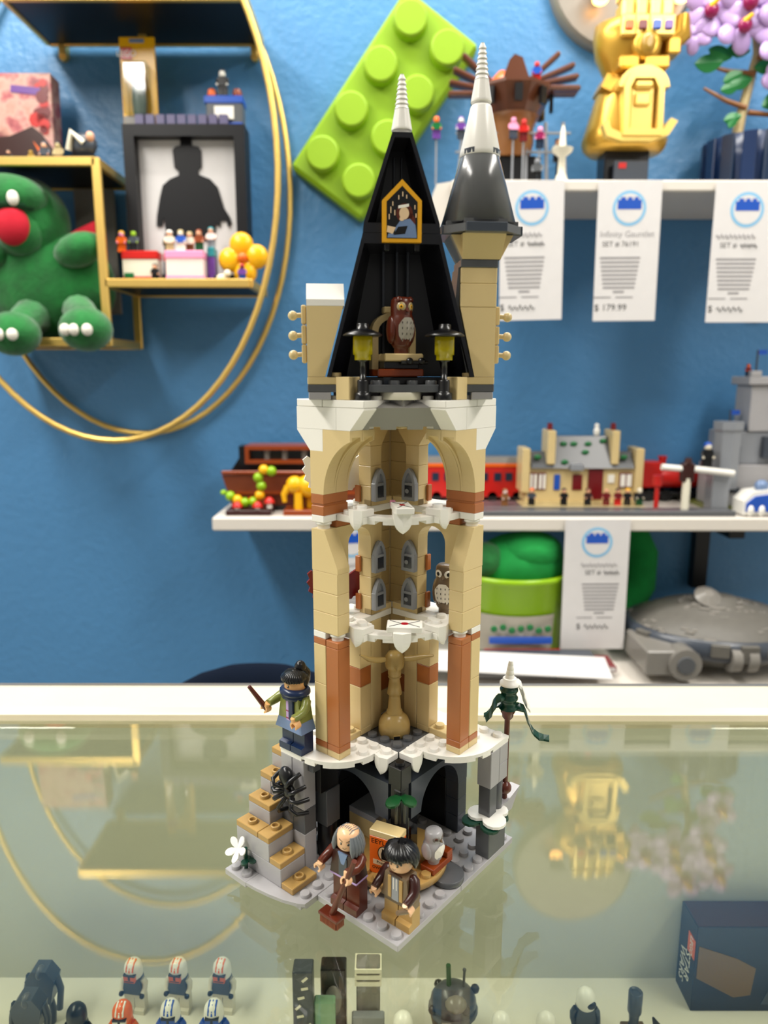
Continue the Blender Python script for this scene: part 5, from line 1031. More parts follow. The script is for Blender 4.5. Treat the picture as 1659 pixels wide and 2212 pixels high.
# ---- plush dragon
D = 1.60; p = at(75, 735, D); PD = thing('plush_dragon', 'dark green plush dragon with open red mouth and white claws', 'plush toy', (p.x, Y0 + D + .07, ZB + .005)); k = PX(D) * 1.05
dx = lambda px: (px - 75) * k
dz = lambda py: at(75, py, D + .05).z - ZB - .005
MB().ell((0, .02, .124), (.15, .085, .125), 24, 16).build('body', 'plush', PD); 
HT = ZC - .012 - ZB - .005; MB().ell((dx(52), .0, HT - .096), (.088, .085, .095), 24, 16).build('head', 'plush', PD); MB().ell((dx(38), -.055, HT - .056), (.085, .06, .048), 18, 12).build('snout', 'plush', PD); MB().ell((dx(40), -.055, dz(458)), (.072, .058, .022), 16, 10).build('mouth_roof', 'plush_dark', PD)
MB().ell((dx(58), -.085, dz(502)), (.036, .03, .04), 18, 12).build('mouth', 'plush_red', PD); MB().ell((dx(58), -.05, dz(508)), (.05, .05, .05), 16, 10).build('jaw', 'plush', PD)
for x in (78, 10): MB().ell((dx(x), -.118, dz(452)), (.012, .01, .015), 10, 8).build('fang', 'plush_white', PD)
for s, px, py, rot in ((1, 168, 545, -.35), (-1, -20, 545, .35)): MB().ell((0, 0, 0), (.055, .04, .034), 16, 10, Ry(-rot * -1)).build('arm', 'plush', PD, Tr(dx(px), -.05, dz(py)))
for px, py in ((186, 712), (30, 722)):
    q_ = at(px, py, 1.532); fx_, fz_ = q_.x - PD.location.x, q_.z - PD.location.z
    MB().tube([(fx_ * .55, .0, fz_ + .04), (fx_ * .72, -.07, fz_ + .042), (fx_, -.125, fz_ + .012)], [.034, .034, .03], 12).build('leg', 'plush', PD)
    f = MB().ell((0, 0, 0), (.052, .058, .045), 18, 12).build('foot', 'plush', PD, Tr(fx_, -.138, fz_))
    for j in (-.02, -.002, .024): MB().ell((j, -.055, -.004), (.0105, .012, .012), 10, 8).build('claw', 'plush_white', f, I4.copy())
MB().prism([(0, -.01), (.05, .02), (.095, .04), (.09, -.02), (.06, -.03)], 0, .02, 'xz').build('wing', 'plush_red', PD, Tr(dx(105), -.02, dz(520)))
MB().prism([(0, -.01), (-.05, .02), (-.095, .04), (-.09, -.02), (-.06, -.03)], 0, .02, 'xz').build('wing', 'plush_red', PD, Tr(dx(20), .06, dz(505)))
for j in range(4): MB().lathe([(.02, 0), (.012, .02), (.002, .034)], 8, Tr(dx(52), .075 + .004 * j, HT - .06 - .035 * j) @ Rx(-1.2)).build('spine', 'plush_dark', PD)
# ================================================================ lower shelf things
zs = SLZ
D = 1.68; lx = lambda px, DD=D: at(px, 1080, DD).x; lz = lambda py, DD=D: at(640, py, DD).z
SH = thing('toy_ship', 'dark brown and orange toy sailing ship hull on the lower shelf', 'toy ship', (0, Y0 + D, zs))
hull = [(lx(512), 0), (lx(800), 0), (lx(812), lz(1010) - zs), (lx(490), lz(1022) - zs)]
MB().prism(hull, -.04, .06, 'xz').build('hull', 'hullw', SH)
MB().box(lx(490), lx(812), -.046, -.038, lz(1020) - zs, lz(1012) - zs, .002).box(lx(520), lx(800), -.044, -.039, lz(1062) - zs, lz(1056) - zs).build('hull_band', 'dorange', SH)
MB().box(lx(520), lx(806), .0, .055, lz(1022) - zs, lz(964) - zs).build('cabin', 'black', SH); MB().prism([(lx(497), lz(1022) - zs), (lx(522), lz(1022) - zs), (lx(536), lz(964) - zs)], .01, .05, 'xz').build('stern_flank', 'black', SH)
o = [(lx(536), lz(1000) - zs), (lx(806), lz(1000) - zs), (lx(806), lz(962) - zs), (lx(536), lz(962) - zs)]; MB().ring(o, [(x + (.009 if i in (0, 3) else -.009), z + (.009 if i < 2 else -.009)) for i, (x, z) in enumerate(o)], -.02, .06, 'xz').build('rail_frame', 'dorange', SH)
for px in (580, 618, 660, 700, 740): MB().cyl(lx(px), 0, lz(997) - zs, lz(970) - zs, .007, 8).build('rail_post', 'egray', SH)
MB().box(lx(520), lx(800), -.05, .05, 0, .012).build('cradle', 'black', SH)
D = 1.60; b0, b1 = at(494, 1105, D).x, at(590, 1105, D).x; CT = thing('toy_caterpillar', 'lime and yellow toy caterpillar among red mushrooms on dark base', 'toy animal', ((b0 + b1) / 2, Y0 + D, zs)); w2 = (b1 - b0) / 2
MB().box(-w2, w2, -.03, .03, 0, .012, .001).build('base', 'dbrown', CT); cz = lambda py: at(540, py, D).z - zs; cx_ = lambda px: (px - 542) * PX(D) * 1.02
pth = [(486, 1064), (500, 1072), (515, 1080), (530, 1086), (548, 1084), (562, 1070), (566, 1050), (560, 1032), (572, 1015), (588, 1018)]
for i, (a_, b_) in enumerate(pth): MB().ell((cx_(a_), -.0, cz(b_)), (.0115 if i else .007, .012, .0115 if i else .006), 10, 7).build('segment', ('lime', 'yellow')[i % 3 == 2], CT)
for px, py in ((518, 1094), (560, 1094), (585, 1085), (543, 1058)):
    m = MB().lathe([(.006, 0), (.005, .016)], 8).build('mushroom_stem', 'white', CT, Tr(cx_(px), -.02 if py > 1080 else .01, cz(py + 9) if py > 1080 else .012)); MB().lathe([(.012, .012), (.011, .017), (.006, .023), (.001, .025)], 10).build('mushroom_cap', 'red', m)
b0, b1 = at(616, 1105, D).x, at(712, 1105, D).x; EL = thing('toy_elephant', 'yellow toy elephant on a brown base by the caterpillar', 'toy animal', ((b0 + b1) / 2, Y0 + D, zs)); w2 = (b1 - b0) / 2
MB().box(-w2, w2, -.03, .03, 0, .012, .001).build('base', 'dorange', EL)
MB().ell((.008, 0, .062), (.034, .022, .026), 14, 9).build('body', 'yellow', EL); MB().ell((-.026, -.006, .066), (.02, .018, .02), 12, 8).build('head', 'yellow', EL)
for x in (-.018, .006, .028): MB().lathe([(.01, .012), (.009, .05)], 10, Tr(x, -.012 if x != .006 else .012, 0)).build('leg', 'yellow', EL)
MB().tube([(-.04, -.01, .062), (-.05, -.012, .045), (-.048, -.014, .028)], [.009, .007, .005], 8).build('trunk', 'yellow', EL)
# ---- station
D = 1.70; px0 = at(1245, 1080, D).x; SN = thing('toy_station', 'tan toy railway station with dark grey roof and two chimneys', 'toy building', (px0, Y0 + D, zs)); k = PX(D) * 1.04
ux = lambda px: (px - 1245) * k
uz = lambda py: at(1245, py, D).z - zs
tag(MB().box(px0 + ux(1000), px0 + ux(1520), Y0 + 1.565, Y0 + 1.612, zs, zs + .012, .001).build('toy_track', 'dgray'), 'long dark grey toy track plate along the lower shelf front', 'toy track')
MB().box(ux(1000), ux(1352), -.085, .0, 0, .012, .001).build('platform_base', 'dgray', SN)
MB().box(ux(1120), ux(1362), -.085, .0, .012, uz(1080), .001).build('platform', 'sand', SN)
MB().box(ux(1135), ux(1358), -.02, .055, .01, uz(1005), .002).build('wall_block', 'tan', SN)
MB().prism([(-.03, uz(1008)), (.06, uz(1008)), (.03, uz(942)), (.005, uz(942))], ux(1190), ux(1308), 'yz').build('main_roof', 'dgray', SN)
for a_, b_ in ((1145, 1190), (1308, 1352)): MB().prism([(-.03, uz(1008)), (.05, uz(1008)), (.02, uz(975)), (.0, uz(975))], ux(a_), ux(b_), 'yz').build('side_roof', 'dgray', SN)
for a_, b_, t in ((1126, 1142, 966), (1355, 1371, 966), (1176, 1192, 928), (1305, 1320, 928)):
    g = MB().box(ux(a_), ux(b_), -.03, .04, uz(1060) if t > 950 else uz(1000), uz(t), .002).build('gable_wall', 'tan', SN)
    if t < 950: MB().lathe([(.007, 0), (.006, .016)], 10, Tr(ux((a_ + b_) / 2), 0, uz(t))).build('chimney_pot', 'dred', SN)
for i, (a_, b_, y0_, y1_, cl) in enumerate(((1142, 1158, 1055, 1018, 'lpink'), (1160, 1176, 1055, 1018, 'lpink'), (1193, 1205, 1055, 1022, 'blue'), (1230, 1250, 1055, 1022, 'dred'), (1262, 1292, 1075, 1010, 'dred'), (1325, 1350, 1050, 1018, 'lpink'), (1302, 1315, 1040, 1022, 'white'))):
    f = MB().box(ux(a_), ux(b_), -.0235, -.018, uz(y0_), uz(y1_), .001).build('window' if cl != 'dred' else 'door', 'dred' if cl == 'lpink' else cl, SN)
    if cl == 'lpink':
        for s in (0, 1): MB().box(ux(a_ + 2 + s * (b_ - a_) / 2), ux(a_ + (b_ - a_) / 2 - 1 + s * (b_ - a_) / 2), -.025, -.023, uz(y0_ - 3), uz(y1_ + 3)).build('pane', 'white', f, I4.copy())
MB().box(ux(1222), ux(1248), -.04, -.02, uz(1012), uz(998), .001).build('canopy', 'gray', SN)
for px, py in ((1212, 995), (1233, 958), (1262, 958), (1293, 952), (1158, 985), (1332, 985), (1212, 958), (1255, 975)): MB().ell((ux(px), -.033 + .036 * (1008 - py) / 66, uz(py)), (.009, .005, .006), 8, 6).build('moss', 'green', SN)
for px in (1212, 1290): MB().box(ux(px), ux(px + 26), -.0878, -.075, .012, uz(1086), .001).build('step_block', 'egray', SN)
p = at(1283, 940, D); owb = MB().ell((0, 0, .012), (.008, .008, .013), 10, 7).ell((0, 0, .026), .006, 8, 6).build('roof_owl', 'white', SN, Tr(ux(1283), .015, uz(944)))
# ---- train
D = 1.785; CR = thing('toy_carriage', 'red toy train carriage with pale roof behind the station', 'toy train', (at(1040, 1080, D).x, Y0 + D, zs)); k = PX(D) * 1.03; vx = lambda px: (px - 1040) * k; vz = lambda py: at(1040, py, D).z - zs
MB().box(vx(925), vx(1132), -.025, .025, vz(1070), vz(1005), .002).build('body', 'red', CR); MB().box(vx(925), vx(1132), -.027, .027, vz(1005), vz(998)).build('stripe', 'orange', CR); MB().prism([(-.026, vz(998)), (.026, vz(998)), (.018, vz(985)), (-.018, vz(985))], vx(925), vx(1132), 'yz').build('roof', 'egray', CR)
for px in (935, 960, 985, 1010, 1035, 1062, 1085, 1108): MB().box(vx(px), vx(px + 14), -.0275, -.024, vz(1035), vz(1018)).build('window', 'navy', CR)
for px in (945, 985, 1060, 1110): MB().lathe([(.012, 0), (.012, .05)], 14, Tr(vx(px), .025, .012) @ Rx(PI / 2)).build('wheel', 'black', CR)
EN = thing('toy_engine', 'red toy steam engine with black wheels behind the white barrier', 'toy train', (at(1430, 1080, D).x, Y0 + D, zs)); wx = lambda px: (px - 1430) * k
MB().box(wx(1366), wx(1420), -.025, .025, vz(1050), vz(995), .003).build('cab', 'red', EN); MB().lathe([(.026, 0), (.026, wx(1500) - wx(1415)), (.02, wx(1506) - wx(1415))], 18, Tr(wx(1415), 0, vz(1030)) @ Ry(PI / 2)).build('boiler', 'red', EN); MB().box(wx(1366), wx(1520), -.024, .024, .012, vz(1060), .002).build('chassis', 'black', EN)
for px in (1395, 1430, 1465, 1500): MB().lathe([(.014, 0), (.014, .052)], 14, Tr(wx(px), .026, .014) @ Rx(PI / 2)).build('wheel', 'black', EN)
MB().lathe([(.008, 0), (.009, .02), (.012, .03)], 10, Tr(wx(1425), 0, vz(1010))).build('funnel', 'red', EN); MB().lathe([(.008, 0), (.006, .016)], 8, Tr(wx(1510), -.01, .022) @ Ry(PI / 2)).build('buffer', 'red', EN)
D = 1.598; BA = thing('toy_barrier', 'white toy level crossing arm on a white post', 'toy barrier', (at(1479, 1095, D).x, Y0 + D, zs + .012)); k = PX(D) * 1.03; qx = lambda px: (px - 1479) * k; qz = lambda py: at(1479, py, D).z - zs - .012
MB().lathe([(.009, 0), (.009, qz(1032))], 12).build('post', 'ivory', BA); MB().box(-.014, .014, -.008, .01, qz(1040), qz(1000), .002).lathe([(.01, qz(1000)), (.007, qz(988))], 8).build('hinge', 'dbrown', BA)
MB().tube([(qx(1425), 0, qz(1008)), (qx(1470), 0, qz(1012))], .007, 8).tube([(qx(1488), 0, qz(1012)), (qx(1575), 0, qz(1022))], .0075, 8).build('arm', 'white', BA)
p = at(1418, 1080, 1.62); RS = thing('toy_signal', 'red toy signal post beside the station platform', 'toy signal', (p.x, Y0 + 1.62, zs)); MB().lathe([(.006, .0), (.005, .07)], 8).box(-.014, .014, -.004, .004, 0, .008).lathe([(.011, .062), (.011, .085)], 10).build('post', 'red', RS)
uz_plat = max(v.co.z for o in SN.children if o.name.startswith('platform') and 'base' not in o.name for v in o.data.vertices)
for lab, px, lg, to, hd, hr in (('brown robed toy figure at the carriage end of the platform', 1092, 'midbrown', 'midbrown', 'lpink', 'midbrown'), ('toy figure with orange hair near the station window', 1150, 'black', 'slate', 'skinp', 'orange'), ('black cloaked toy figure before the station door', 1220, 'black', 'black', 'skinp', 'black'), ('dark toy figure with brown hair beside the red door', 1272, 'black', 'dbrown', 'skinp', 'brown'),
    ('dark red toy figure at the middle of the platform', 1312, 'dred', 'dred', 'skinp', None), ('red dressed toy figure beside the yellow haired one', 1337, 'red', 'dred', 'skinp', 'dbrown'), ('yellow haired toy figure in black on the platform', 1358, 'black', 'black', 'skinp', 'yellow'), ('green dressed toy figure with pale hair on the platform', 1384, 'dkgreen', 'black', 'cream', 'cream')):
    p = at(px, 1085, 1.625); mini(lab, (p.x, Y0 + 1.634, zs + (uz_plat if px > 1120 else .012)), lg, to, hd, hr, sc=S * .98, rz=random.uniform(-.4, .4))
# ---- grey castle
D = 1.68; CS = thing('toy_castle', 'grey toy brick castle keep with blue flags on the lower shelf', 'toy castle', (at(1600, 1095, D).x, Y0 + D, zs)); k = PX(D) * 1.05; hx = lambda px: (px - 1600) * k; hz_ = lambda py: at(1600, py, D).z - zs
MB().box(hx(1518), hx(1720), -.05, .07, 0, .008).build('ground', 'olive', CS)
MB().box(hx(1530), hx(1720), -.03, .06, .008, hz_(1000), .002).build('lower_wall', 'lgray', CS); MB().box(hx(1545), hx(1720), -.02, .06, hz_(1000), hz_(930), .002).build('middle_wall', 'gray', CS); MB().box(hx(1590), hx(1720), -.025, .05, hz_(930), hz_(830), .002).build('keep_wall', 'lgray', CS); MB().box(hx(1580), hx(1720), -.035, .055, hz_(830), hz_(812), .002).build('parapet', 'lgray', CS)
for px in (1582, 1625, 1668): MB().box(hx(px), hx(px + 20), -.035, -.02, hz_(812), hz_(800), .001).build('merlon', 'lgray', CS)
MB().box(hx(1512), hx(1546), -.068, -.028, 0, at(1527, 1012, 1.625).z - zs, .002).build('gate_pier', 'gray', CS)
MB().lathe([(.03, 0), (.03, hz_(930) - hz_(1050)), (.034, hz_(925) - hz_(1050)), (.034, hz_(908) - hz_(1050))], 8, Tr(hx(1552), -.02, hz_(1050)), False).build('turret', 'gray', CS)
for a_, b_, y0_, y1_ in ((1550, 1575, 1000, 960), (1620, 1650, 985, 940), (1635, 1643, 895, 865), (1560, 1580, 1058, 1048), (1600, 1618, 1058, 1048), (1640, 1652, 1040, 1000)): MB().box(hx(a_), hx(b_), -.037 if y0_ < 990 else -.033, -.02, hz_(y0_), hz_(y1_)).build('opening', 'slate', CS)
for px, t, bt in ((1605, 755, 812), (1562, 885, 912)): f = MB().cyl(hx(px), 0, hz_(bt), hz_(t), .0025, 6).build('flag_pole', 'slate', CS); MB().box(hx(px), hx(px + 18), -.002, .002, hz_(t + 10), hz_(t)).build('flag', 'blue', f, I4.copy())
mini('toy knight in dark red on the castle top', (at(1615, 812, 1.68).x, Y0 + 1.68, at(1615, 812, 1.68).z), 'navy', 'dred', 'orange', 'dred', sc=S * .7); mini('toy guard with blue helmet and cream shield on the castle corner', (at(1527, 1012, 1.625).x, Y0 + 1.628, at(1527, 1012, 1.625).z), 'black', 'black', 'cream', 'blue', sc=S * 1.5)
D = 1.585; SO = thing('toy_tram', 'bright blue and white toy shoe model at the shelf edge', 'toy model', (at(1650, 1110, D).x, Y0 + D, zs)); k = PX(D) * 1.06; ix = lambda px: (px - 1650) * k
MB().prism([(ix(1598), .004), (ix(1720), .004), (ix(1720), .07), (ix(1660), .062), (ix(1615), .055), (ix(1598), .035)], -.02, .03, 'xz').build('shell', 'white', SO); MB().prism([(ix(1603), .012), (ix(1720), .012), (ix(1720), .058), (ix(1660), .052), (ix(1620), .046), (ix(1603), .03)], -.024, -.0195, 'xz').build('panel', 'blue', SO)
for px in (1612, 1634, 1656, 1678): MB().ell((ix(px), -.022, .014), (.008, .006, .013), 10, 7).build('bumper', 'white', SO)
MB().ell((ix(1640), 0, .066), (.016, .014, .014), 10, 7).build('rider', 'sblue', SO)
# ================================================================ white side table and what lies on it
TZ = -.40; TB = empty('side_table', 'low white side table under the wall shelves', 'table', Tr(0, Y0, 0))
MB().box(.02, 1.45, 1.40, WALLD - .01, TZ - .03, TZ, .003).build('table_top', 'wallshelf', TB)
for x in (.05, 1.38):
    for d in (1.42, 1.75): MB().box(x, x + .04, d, d + .04, FLOOR_Z, TZ - .03).build('leg', 'wallshelf', TB)
D = 1.62; tb0, tb1 = at(1000, 1300, D).x, at(1222, 1300, D).x; TU = thing('lime_tub', 'lime green plastic tub with a printed sticker', 'tub', ((tb0 + tb1) / 2, Y0 + D, TZ)); ht = at(1130, 1245, D).z - TZ; rw = (tb1 - tb0) / 2
MB().lathe([(rw * .86, 0), (rw * .9, .01), (rw * .98, ht), (rw * 1.03, ht + .004), (rw * 1.03, ht + .016), (rw * .97, ht + .016), (rw * .95, ht)], 36, Sc((1, .75, 1))).build('tub', 'lime', TU)
v = []; 
for i in range(13):
    t = -1.0 + i * 1.75 / 12
    for z, r in ((ht * .12, rw * .92), (ht * .62, rw * .97)): v.append((r * math.sin(t) + .0, -r * math.cos(t) * .76, z))
MB().add(v, [(2 * i, 2 * i + 2, 2 * i + 3, 2 * i + 1) for i in range(12)]).build('sticker', 'print_gray', TU)
mb = MB()
for i in range(7): mb.ell((-.06 + .02 * i, -rw * .76 - .002, ht * .47 + .004 * math.sin(i * 2.1)), (.008, .002, .008), 8, 6)
mb.build('sticker_print', 'green', TU); MB().box(-.07, .07, -rw * .76 - .003, -rw * .74, ht * .28, ht * .36).build('sticker_bar', 'blue', TU); MB().box(-.08, .09, -rw * .755, -rw * .73, ht * .15, ht * .2).build('sticker_stripe', 'red', TU)
PT_ = thing('plush_turtle', 'round green plush toy stuffed in the lime tub', 'plush toy', ((tb0 + tb1) / 2 + .01, Y0 + D, TZ + ht - .01)); MB().ell((0, 0, .045), (rw * .86, rw * .6, .07), 20, 12).build('body', 'plush_green', PT_); MB().ell((.02, -.02, .078), (rw * .6, rw * .45, .045), 18, 10).build('head', 'plush_green', PT_); MB().ell((-.09, -.03, .06), (.05, .04, .04), 14, 9).build('paw', 'plush', PT_)
TA = thing('plush_tail', 'green plush snake curled against the wall behind the price sheet', 'plush toy', (at(1352, 1260, 1.768).x, Y0 + 1.768, TZ)); MB().tube([(-.12, 0, .05), (-.06, 0, .05), (0, 0, .06), (.03, 0, .12), (.035, 0, .2), (.005, 0, .27), (-.05, .02, .28)], [.04, .05, .05, .045, .04, .035, .015], 12).build('body', 'plush_green', TA)
# papers and books
BKD = 1.46
for i, (x0, x1, cl, h) in enumerate(((1010, 1200, 'navy', .012), (1090, 1330, 'dred', .012), (1040, 1290, 'slate', .012))):
    a = at(x0, 1470, BKD).x; b = at(x1, 1470, BKD).x; e = thing('book', ('dark blue', 'dark red', 'dark grey')[i] + ' cover book in the stack under the white papers', 'book', ((a + b) / 2, Y0 + BKD + .05, TZ + i * .0125)); w2 = (b - a) / 2
    MB().box(-w2, w2, -.06 + .006 * i, .012, 0, .0125, .001).build('cover', cl, e); MB().box(-w2 + .003, w2 - .003, -.0605 + .006 * i, .01, .0025, .010).build('pages', 'paper', e)
SHT = empty('paper_sheet', 'large white paper sheet lying over the books', 'paper', Tr(at(1090, 1420, 1.5).x, Y0 + 1.48, TZ + .04) @ Rz(-.12) @ Rx(.05)); MB().box(-.23, .21, -.09, .012, 0, .002).build('sheet', 'paper', SHT)
# ---- grey toy spaceship
D = 1.50; GS_ = thing('toy_spaceship', 'round grey toy spaceship with side cockpit on the white table', 'toy spaceship', (at(1345, 1400, 1.58).x + .208, Y0 + 1.58, TZ)); jx = lambda px: at(px, 1400, 1.44).x - GS_.location.x; jz = lambda py: at(1500, py, D).z - TZ
MB().lathe([(.06, .008), (.15, .02), (.2, .05), (.205, .068), (.2, .085), (.13, .118), (.05, .135), (.04, .145), (.01, .147)], 36, Sc((1, .8, 1))).build('hull', 'shipgray', GS_)
MB().lathe([(.196, .045), (.2065, .052), (.2065, .084), (.196, .09)], 36, Sc((1, .8, 1))).build('rim_trench', 'slate', GS_)
for i in range(22):
    a = 2 * PI * i / 22; MB().box(-.019, .019, -.008, .006, .05 + .01 * (i % 2), .088 - .012 * (i % 3), .002, Rz(a) @ Tr(0, -.205, 0)).build('rim_panel', ('shipgray', 'egray', 'dgray')[i % 3], GS_, Sc((1, .8, 1)))
for i in range(14):
    a = 2 * PI * i / 14 + .1; MB().box(-.012, .012, -.05, .0, 0, .008, .001, Rz(a) @ Tr(0, -.12, .112) @ Rx(.42)).build('deck_panel', ('dgray', 'egray')[i % 2], GS_, Sc((1, .8, 1)))
MB().lathe([(.03, 0), (.034, .006), (.034, .05)], 16, Tr(jx(1470), -.145, jz(1400)) @ Rx(PI / 2) @ Tr(0, 0, -.02)).build('cockpit', 'egray', GS_); MB().lathe([(.019, 0), (.018, .004)], 16, Tr(jx(1470), -.175, jz(1400)) @ Rx(PI / 2)).build('cockpit_window', 'dgray', GS_)
for px in (1570, 1605): MB().lathe([(.028, 0), (.028, .02)], 14, Tr(jx(px), -.15, jz(1395)) @ Ry(PI / 2)).build('pod_ring', 'egray', GS_)
for s, px in ((-1, 1408), (1, 1438)): MB().box(jx(px - 18), jx(px + 18), -.165, -.03, jz(1425), jz(1375), .003).build('mandible', 'egray', GS_)
mb = MB()
for i in range(170):
    a = random.uniform(0, 2 * PI); r_ = random.uniform(.05, .19); zz = .135 - max(0, r_ - .05) * .34; w_ = random.uniform(.004, .012); mb.box(-w_, w_, -.004, .004, -.004, random.uniform(.002, .007), 0, Rz(a) @ Tr(0, -r_, zz) @ Rx(.32))
so = mb.build('hull_greebles', 'egray', GS_, Sc((1, .8, 1))); so['kind'] = 'stuff'
MB().lathe([(.03, 0), (.01, .012)], 12, Tr(-.03, -.02, .15) @ Rx(.6)).build('radar_dish', 'egray', GS_)
for x in (-.1, .0, .1): MB().lathe([(.014, 0), (.01, .03)], 8, Tr(x, 0, 0)).build('landing_foot', 'dgray', GS_)
# ================================================================ chair behind the counter
D = .86; p = at(560, 1432, D); CH = thing('office_chair', 'dark navy rounded chair back behind the counter', 'chair', (p.x, Y0 + D + .2, FLOOR_Z)); bz = p.z - FLOOR_Z
MB().ell((0, -.2, bz - .2), (.2, .045, .2), 28, 16).build('backrest', 'chairm', CH); MB().ell((0, .02, .45), (.24, .23, .05), 24, 10).build('seat', 'chairm', CH); MB().tube([(0, -.19, bz - .3), (0, -.22, .5), (0, -.05, .42)], .02, 8).build('back_post', 'black', CH); MB().cyl(0, 0, .06, .42, .03, 12).build('gas_post', 'black', CH)
for i in range(5): a = 2 * PI * i / 5; c_ = MB().tube([(0, 0, .08), (.25 * math.cos(a), .25 * math.sin(a), .05)], .02, 8).build('base_arm', 'black', CH); MB().ell((.25 * math.cos(a), .25 * math.sin(a), .025), .025, 10, 7).build('caster', 'black', c_, I4.copy())
# ================================================================ inside the display counter
SZ = -.212
def cas(px, py, z): 
    d = at(px, py, 1.0) - CAM; t = (z - CAM.z) / d.z; return CAM + d * t
q0, q1 = .37, .428
BPL = thing('stud_plate', 'cream studded baseplate on the display shelf inside the counter', 'baseplate', (0, Y0, SZ)); MB().box(-.34, .34, q0, q1, 0, .0032, .0005).build('plate', 'casewhite', BPL)
mb = MB()
for i in range(84):
    for j in range(3): mb.lathe([(.0024, .003), (.0024, .0048)], 8, Tr(-.336 + .008 * i, q1 - .004 - .008 * j, 0))
so = mb.build('plate_studs', 'casewhite', BPL); so['kind'] = 'stuff'
BZ = SZ + .0032
def incase(px, py, dz): # base position for a thing whose top (dz above the shelf plate) shows at the pixel
    p = cas(px, py, BZ + dz)
    if p.y - Y0 > q1 + .002: p = cas(px, py, SZ + dz); return (p.x, max(p.y, Y0 + q1 + .0075), SZ)
    return (p.x, min(p.y, Y0 + q1 - .0055), BZ)
HM = S * 5.3
for i, px in enumerate((288, 385, 480)):
    mini('white toy trooper with orange striped helmet in the back row of the counter', incase(px, 2072, HM * 1.0), 'ivory', 'slate', 'lskin', rz=-.15, sc=S, arms='ivory', helmet='white', stripe='orange', visor='print_black', group='orange striped troopers in the counter')
mini('white toy trooper with solid orange helmet sides in the counter front row', incase(264, 2165, HM), 'ivory', 'orange', 'lskin', sc=S, helmet='orange', stripe='white', visor='print_black')
for px in (368, 462): mini('white toy trooper with blue striped helmet in the counter front row', incase(px, 2162, HM), 'ivory', 'blue', 'lskin', sc=S, helmet='white', stripe='blue', visor='print_black', group='blue striped troopers in the counter')
mini('black helmeted toy figure in the counter beside the dark robots', incase(165, 2170, HM), 'black', 'black', 'lskin', sc=S, helmet='black')
for lab, px, py in (('dark grey toy battle robot standing at the counter back', 92, 2090), ('dark grey toy battle robot crouching at the counter front', 62, 2150)):
    e = thing('toy_robot', lab, 'toy robot', incase(px, py, .045)); e.matrix_world = e.matrix_world @ Sc((.6, .8, 1))
    MB().prism([(-.011, .02), (.011, .02), (.017, .038), (.008, .046), (-.008, .046), (-.017, .038)], -.007, .007, 'xz').build('torso', 'slate', e); MB().ell((0, -.003, .043), (.006, .006, .005), 8, 6).build('head', 'dgray', e)
    for s in (-1, 1): MB().tube([(.016 * s, 0, .038), (.02 * s, 0, .028), (.019 * s, -.004, .014)], .0035, 7).build('arm', 'slate', e); MB().tube([(.006 * s, 0, .022), (.009 * s, 0, .011), (.007 * s, 0, 0)], .0035, 7).build('leg', 'slate', e)
for lab, px, vis in (('white helmeted toy trooper under the tower corner in the counter', 872, None), ('white helmeted toy trooper beside the round droid in the counter', 1085, None), ('white helmeted toy trooper left of the black visor pilot', 1182, None)):
    mini(lab, incase(px, 2188, HM), 'ivory', 'ivory', 'lskin', sc=S, helmet='white')
PV = mini('toy pilot with white helmet and black visor in the counter', incase(1268, 2135, HM), 'dbrown', 'slate', 'lskin', sc=S, helmet='white'); MB().ell((.25, -.55, 4.25), (.5, .35, .38), 12, 8).build('dark_visor', 'print_black', PV)
# stands
for lab, px, py, h, w_, cl in (('black speckled toy stand with clear side in the counter', 656, 2085, .07, .0065, 'slate'), ('black upright toy frame with ghostly figure in the counter', 722, 2080, .06, .0085, 'black'), ('grey slatted toy pillar in the counter', 797, 2072, .06, .008, 'egray')):
    e = thing('toy_stand', lab, 'toy stand', incase(px, py, h)); MB().box(-w_, w_, -.006, .006, 0, h, .0008).build('column', cl, e)
    if cl == 'egray':
        for j in range(3): MB().box(-w_ - .001, w_ + .001, -.007, .007, h - .004 - j * .005, h - .001 - j * .005).build('slat', 'ivory', e)
        MB().box(-w_ - .003, w_ + .003, -.012, -.006, 0, h * .45, .001).build('front_block', 'gray', e)
    elif cl == 'black': MB().ell((0, -.006, h * .6), (.006, .003, .012), 10, 7).build('figure_print', 'egray', e)
    else:
        for j in range(9): MB().box(-.002, .0025, -.0065, -.006, 0, .0016, 0, Tr(random.uniform(-.004, .004), 0, h - .006 - j * .007) @ Ry(random.uniform(-.8, .8))).build('fleck', 'ivory', e)
e = thing('toy_block', 'translucent green toy block with pale knob in the counter', 'toy block', incase(703, 2152, .046)); MB().box(-.007, .007, -.004, .003, 0, .045, .001).build('block', 'sagegreen', e); MB().lathe([(.006, 0), (.005, .004)], 8, Tr(-.003, -.004, .02) @ Rx(PI / 2)).build('knob', 'ivory', e)
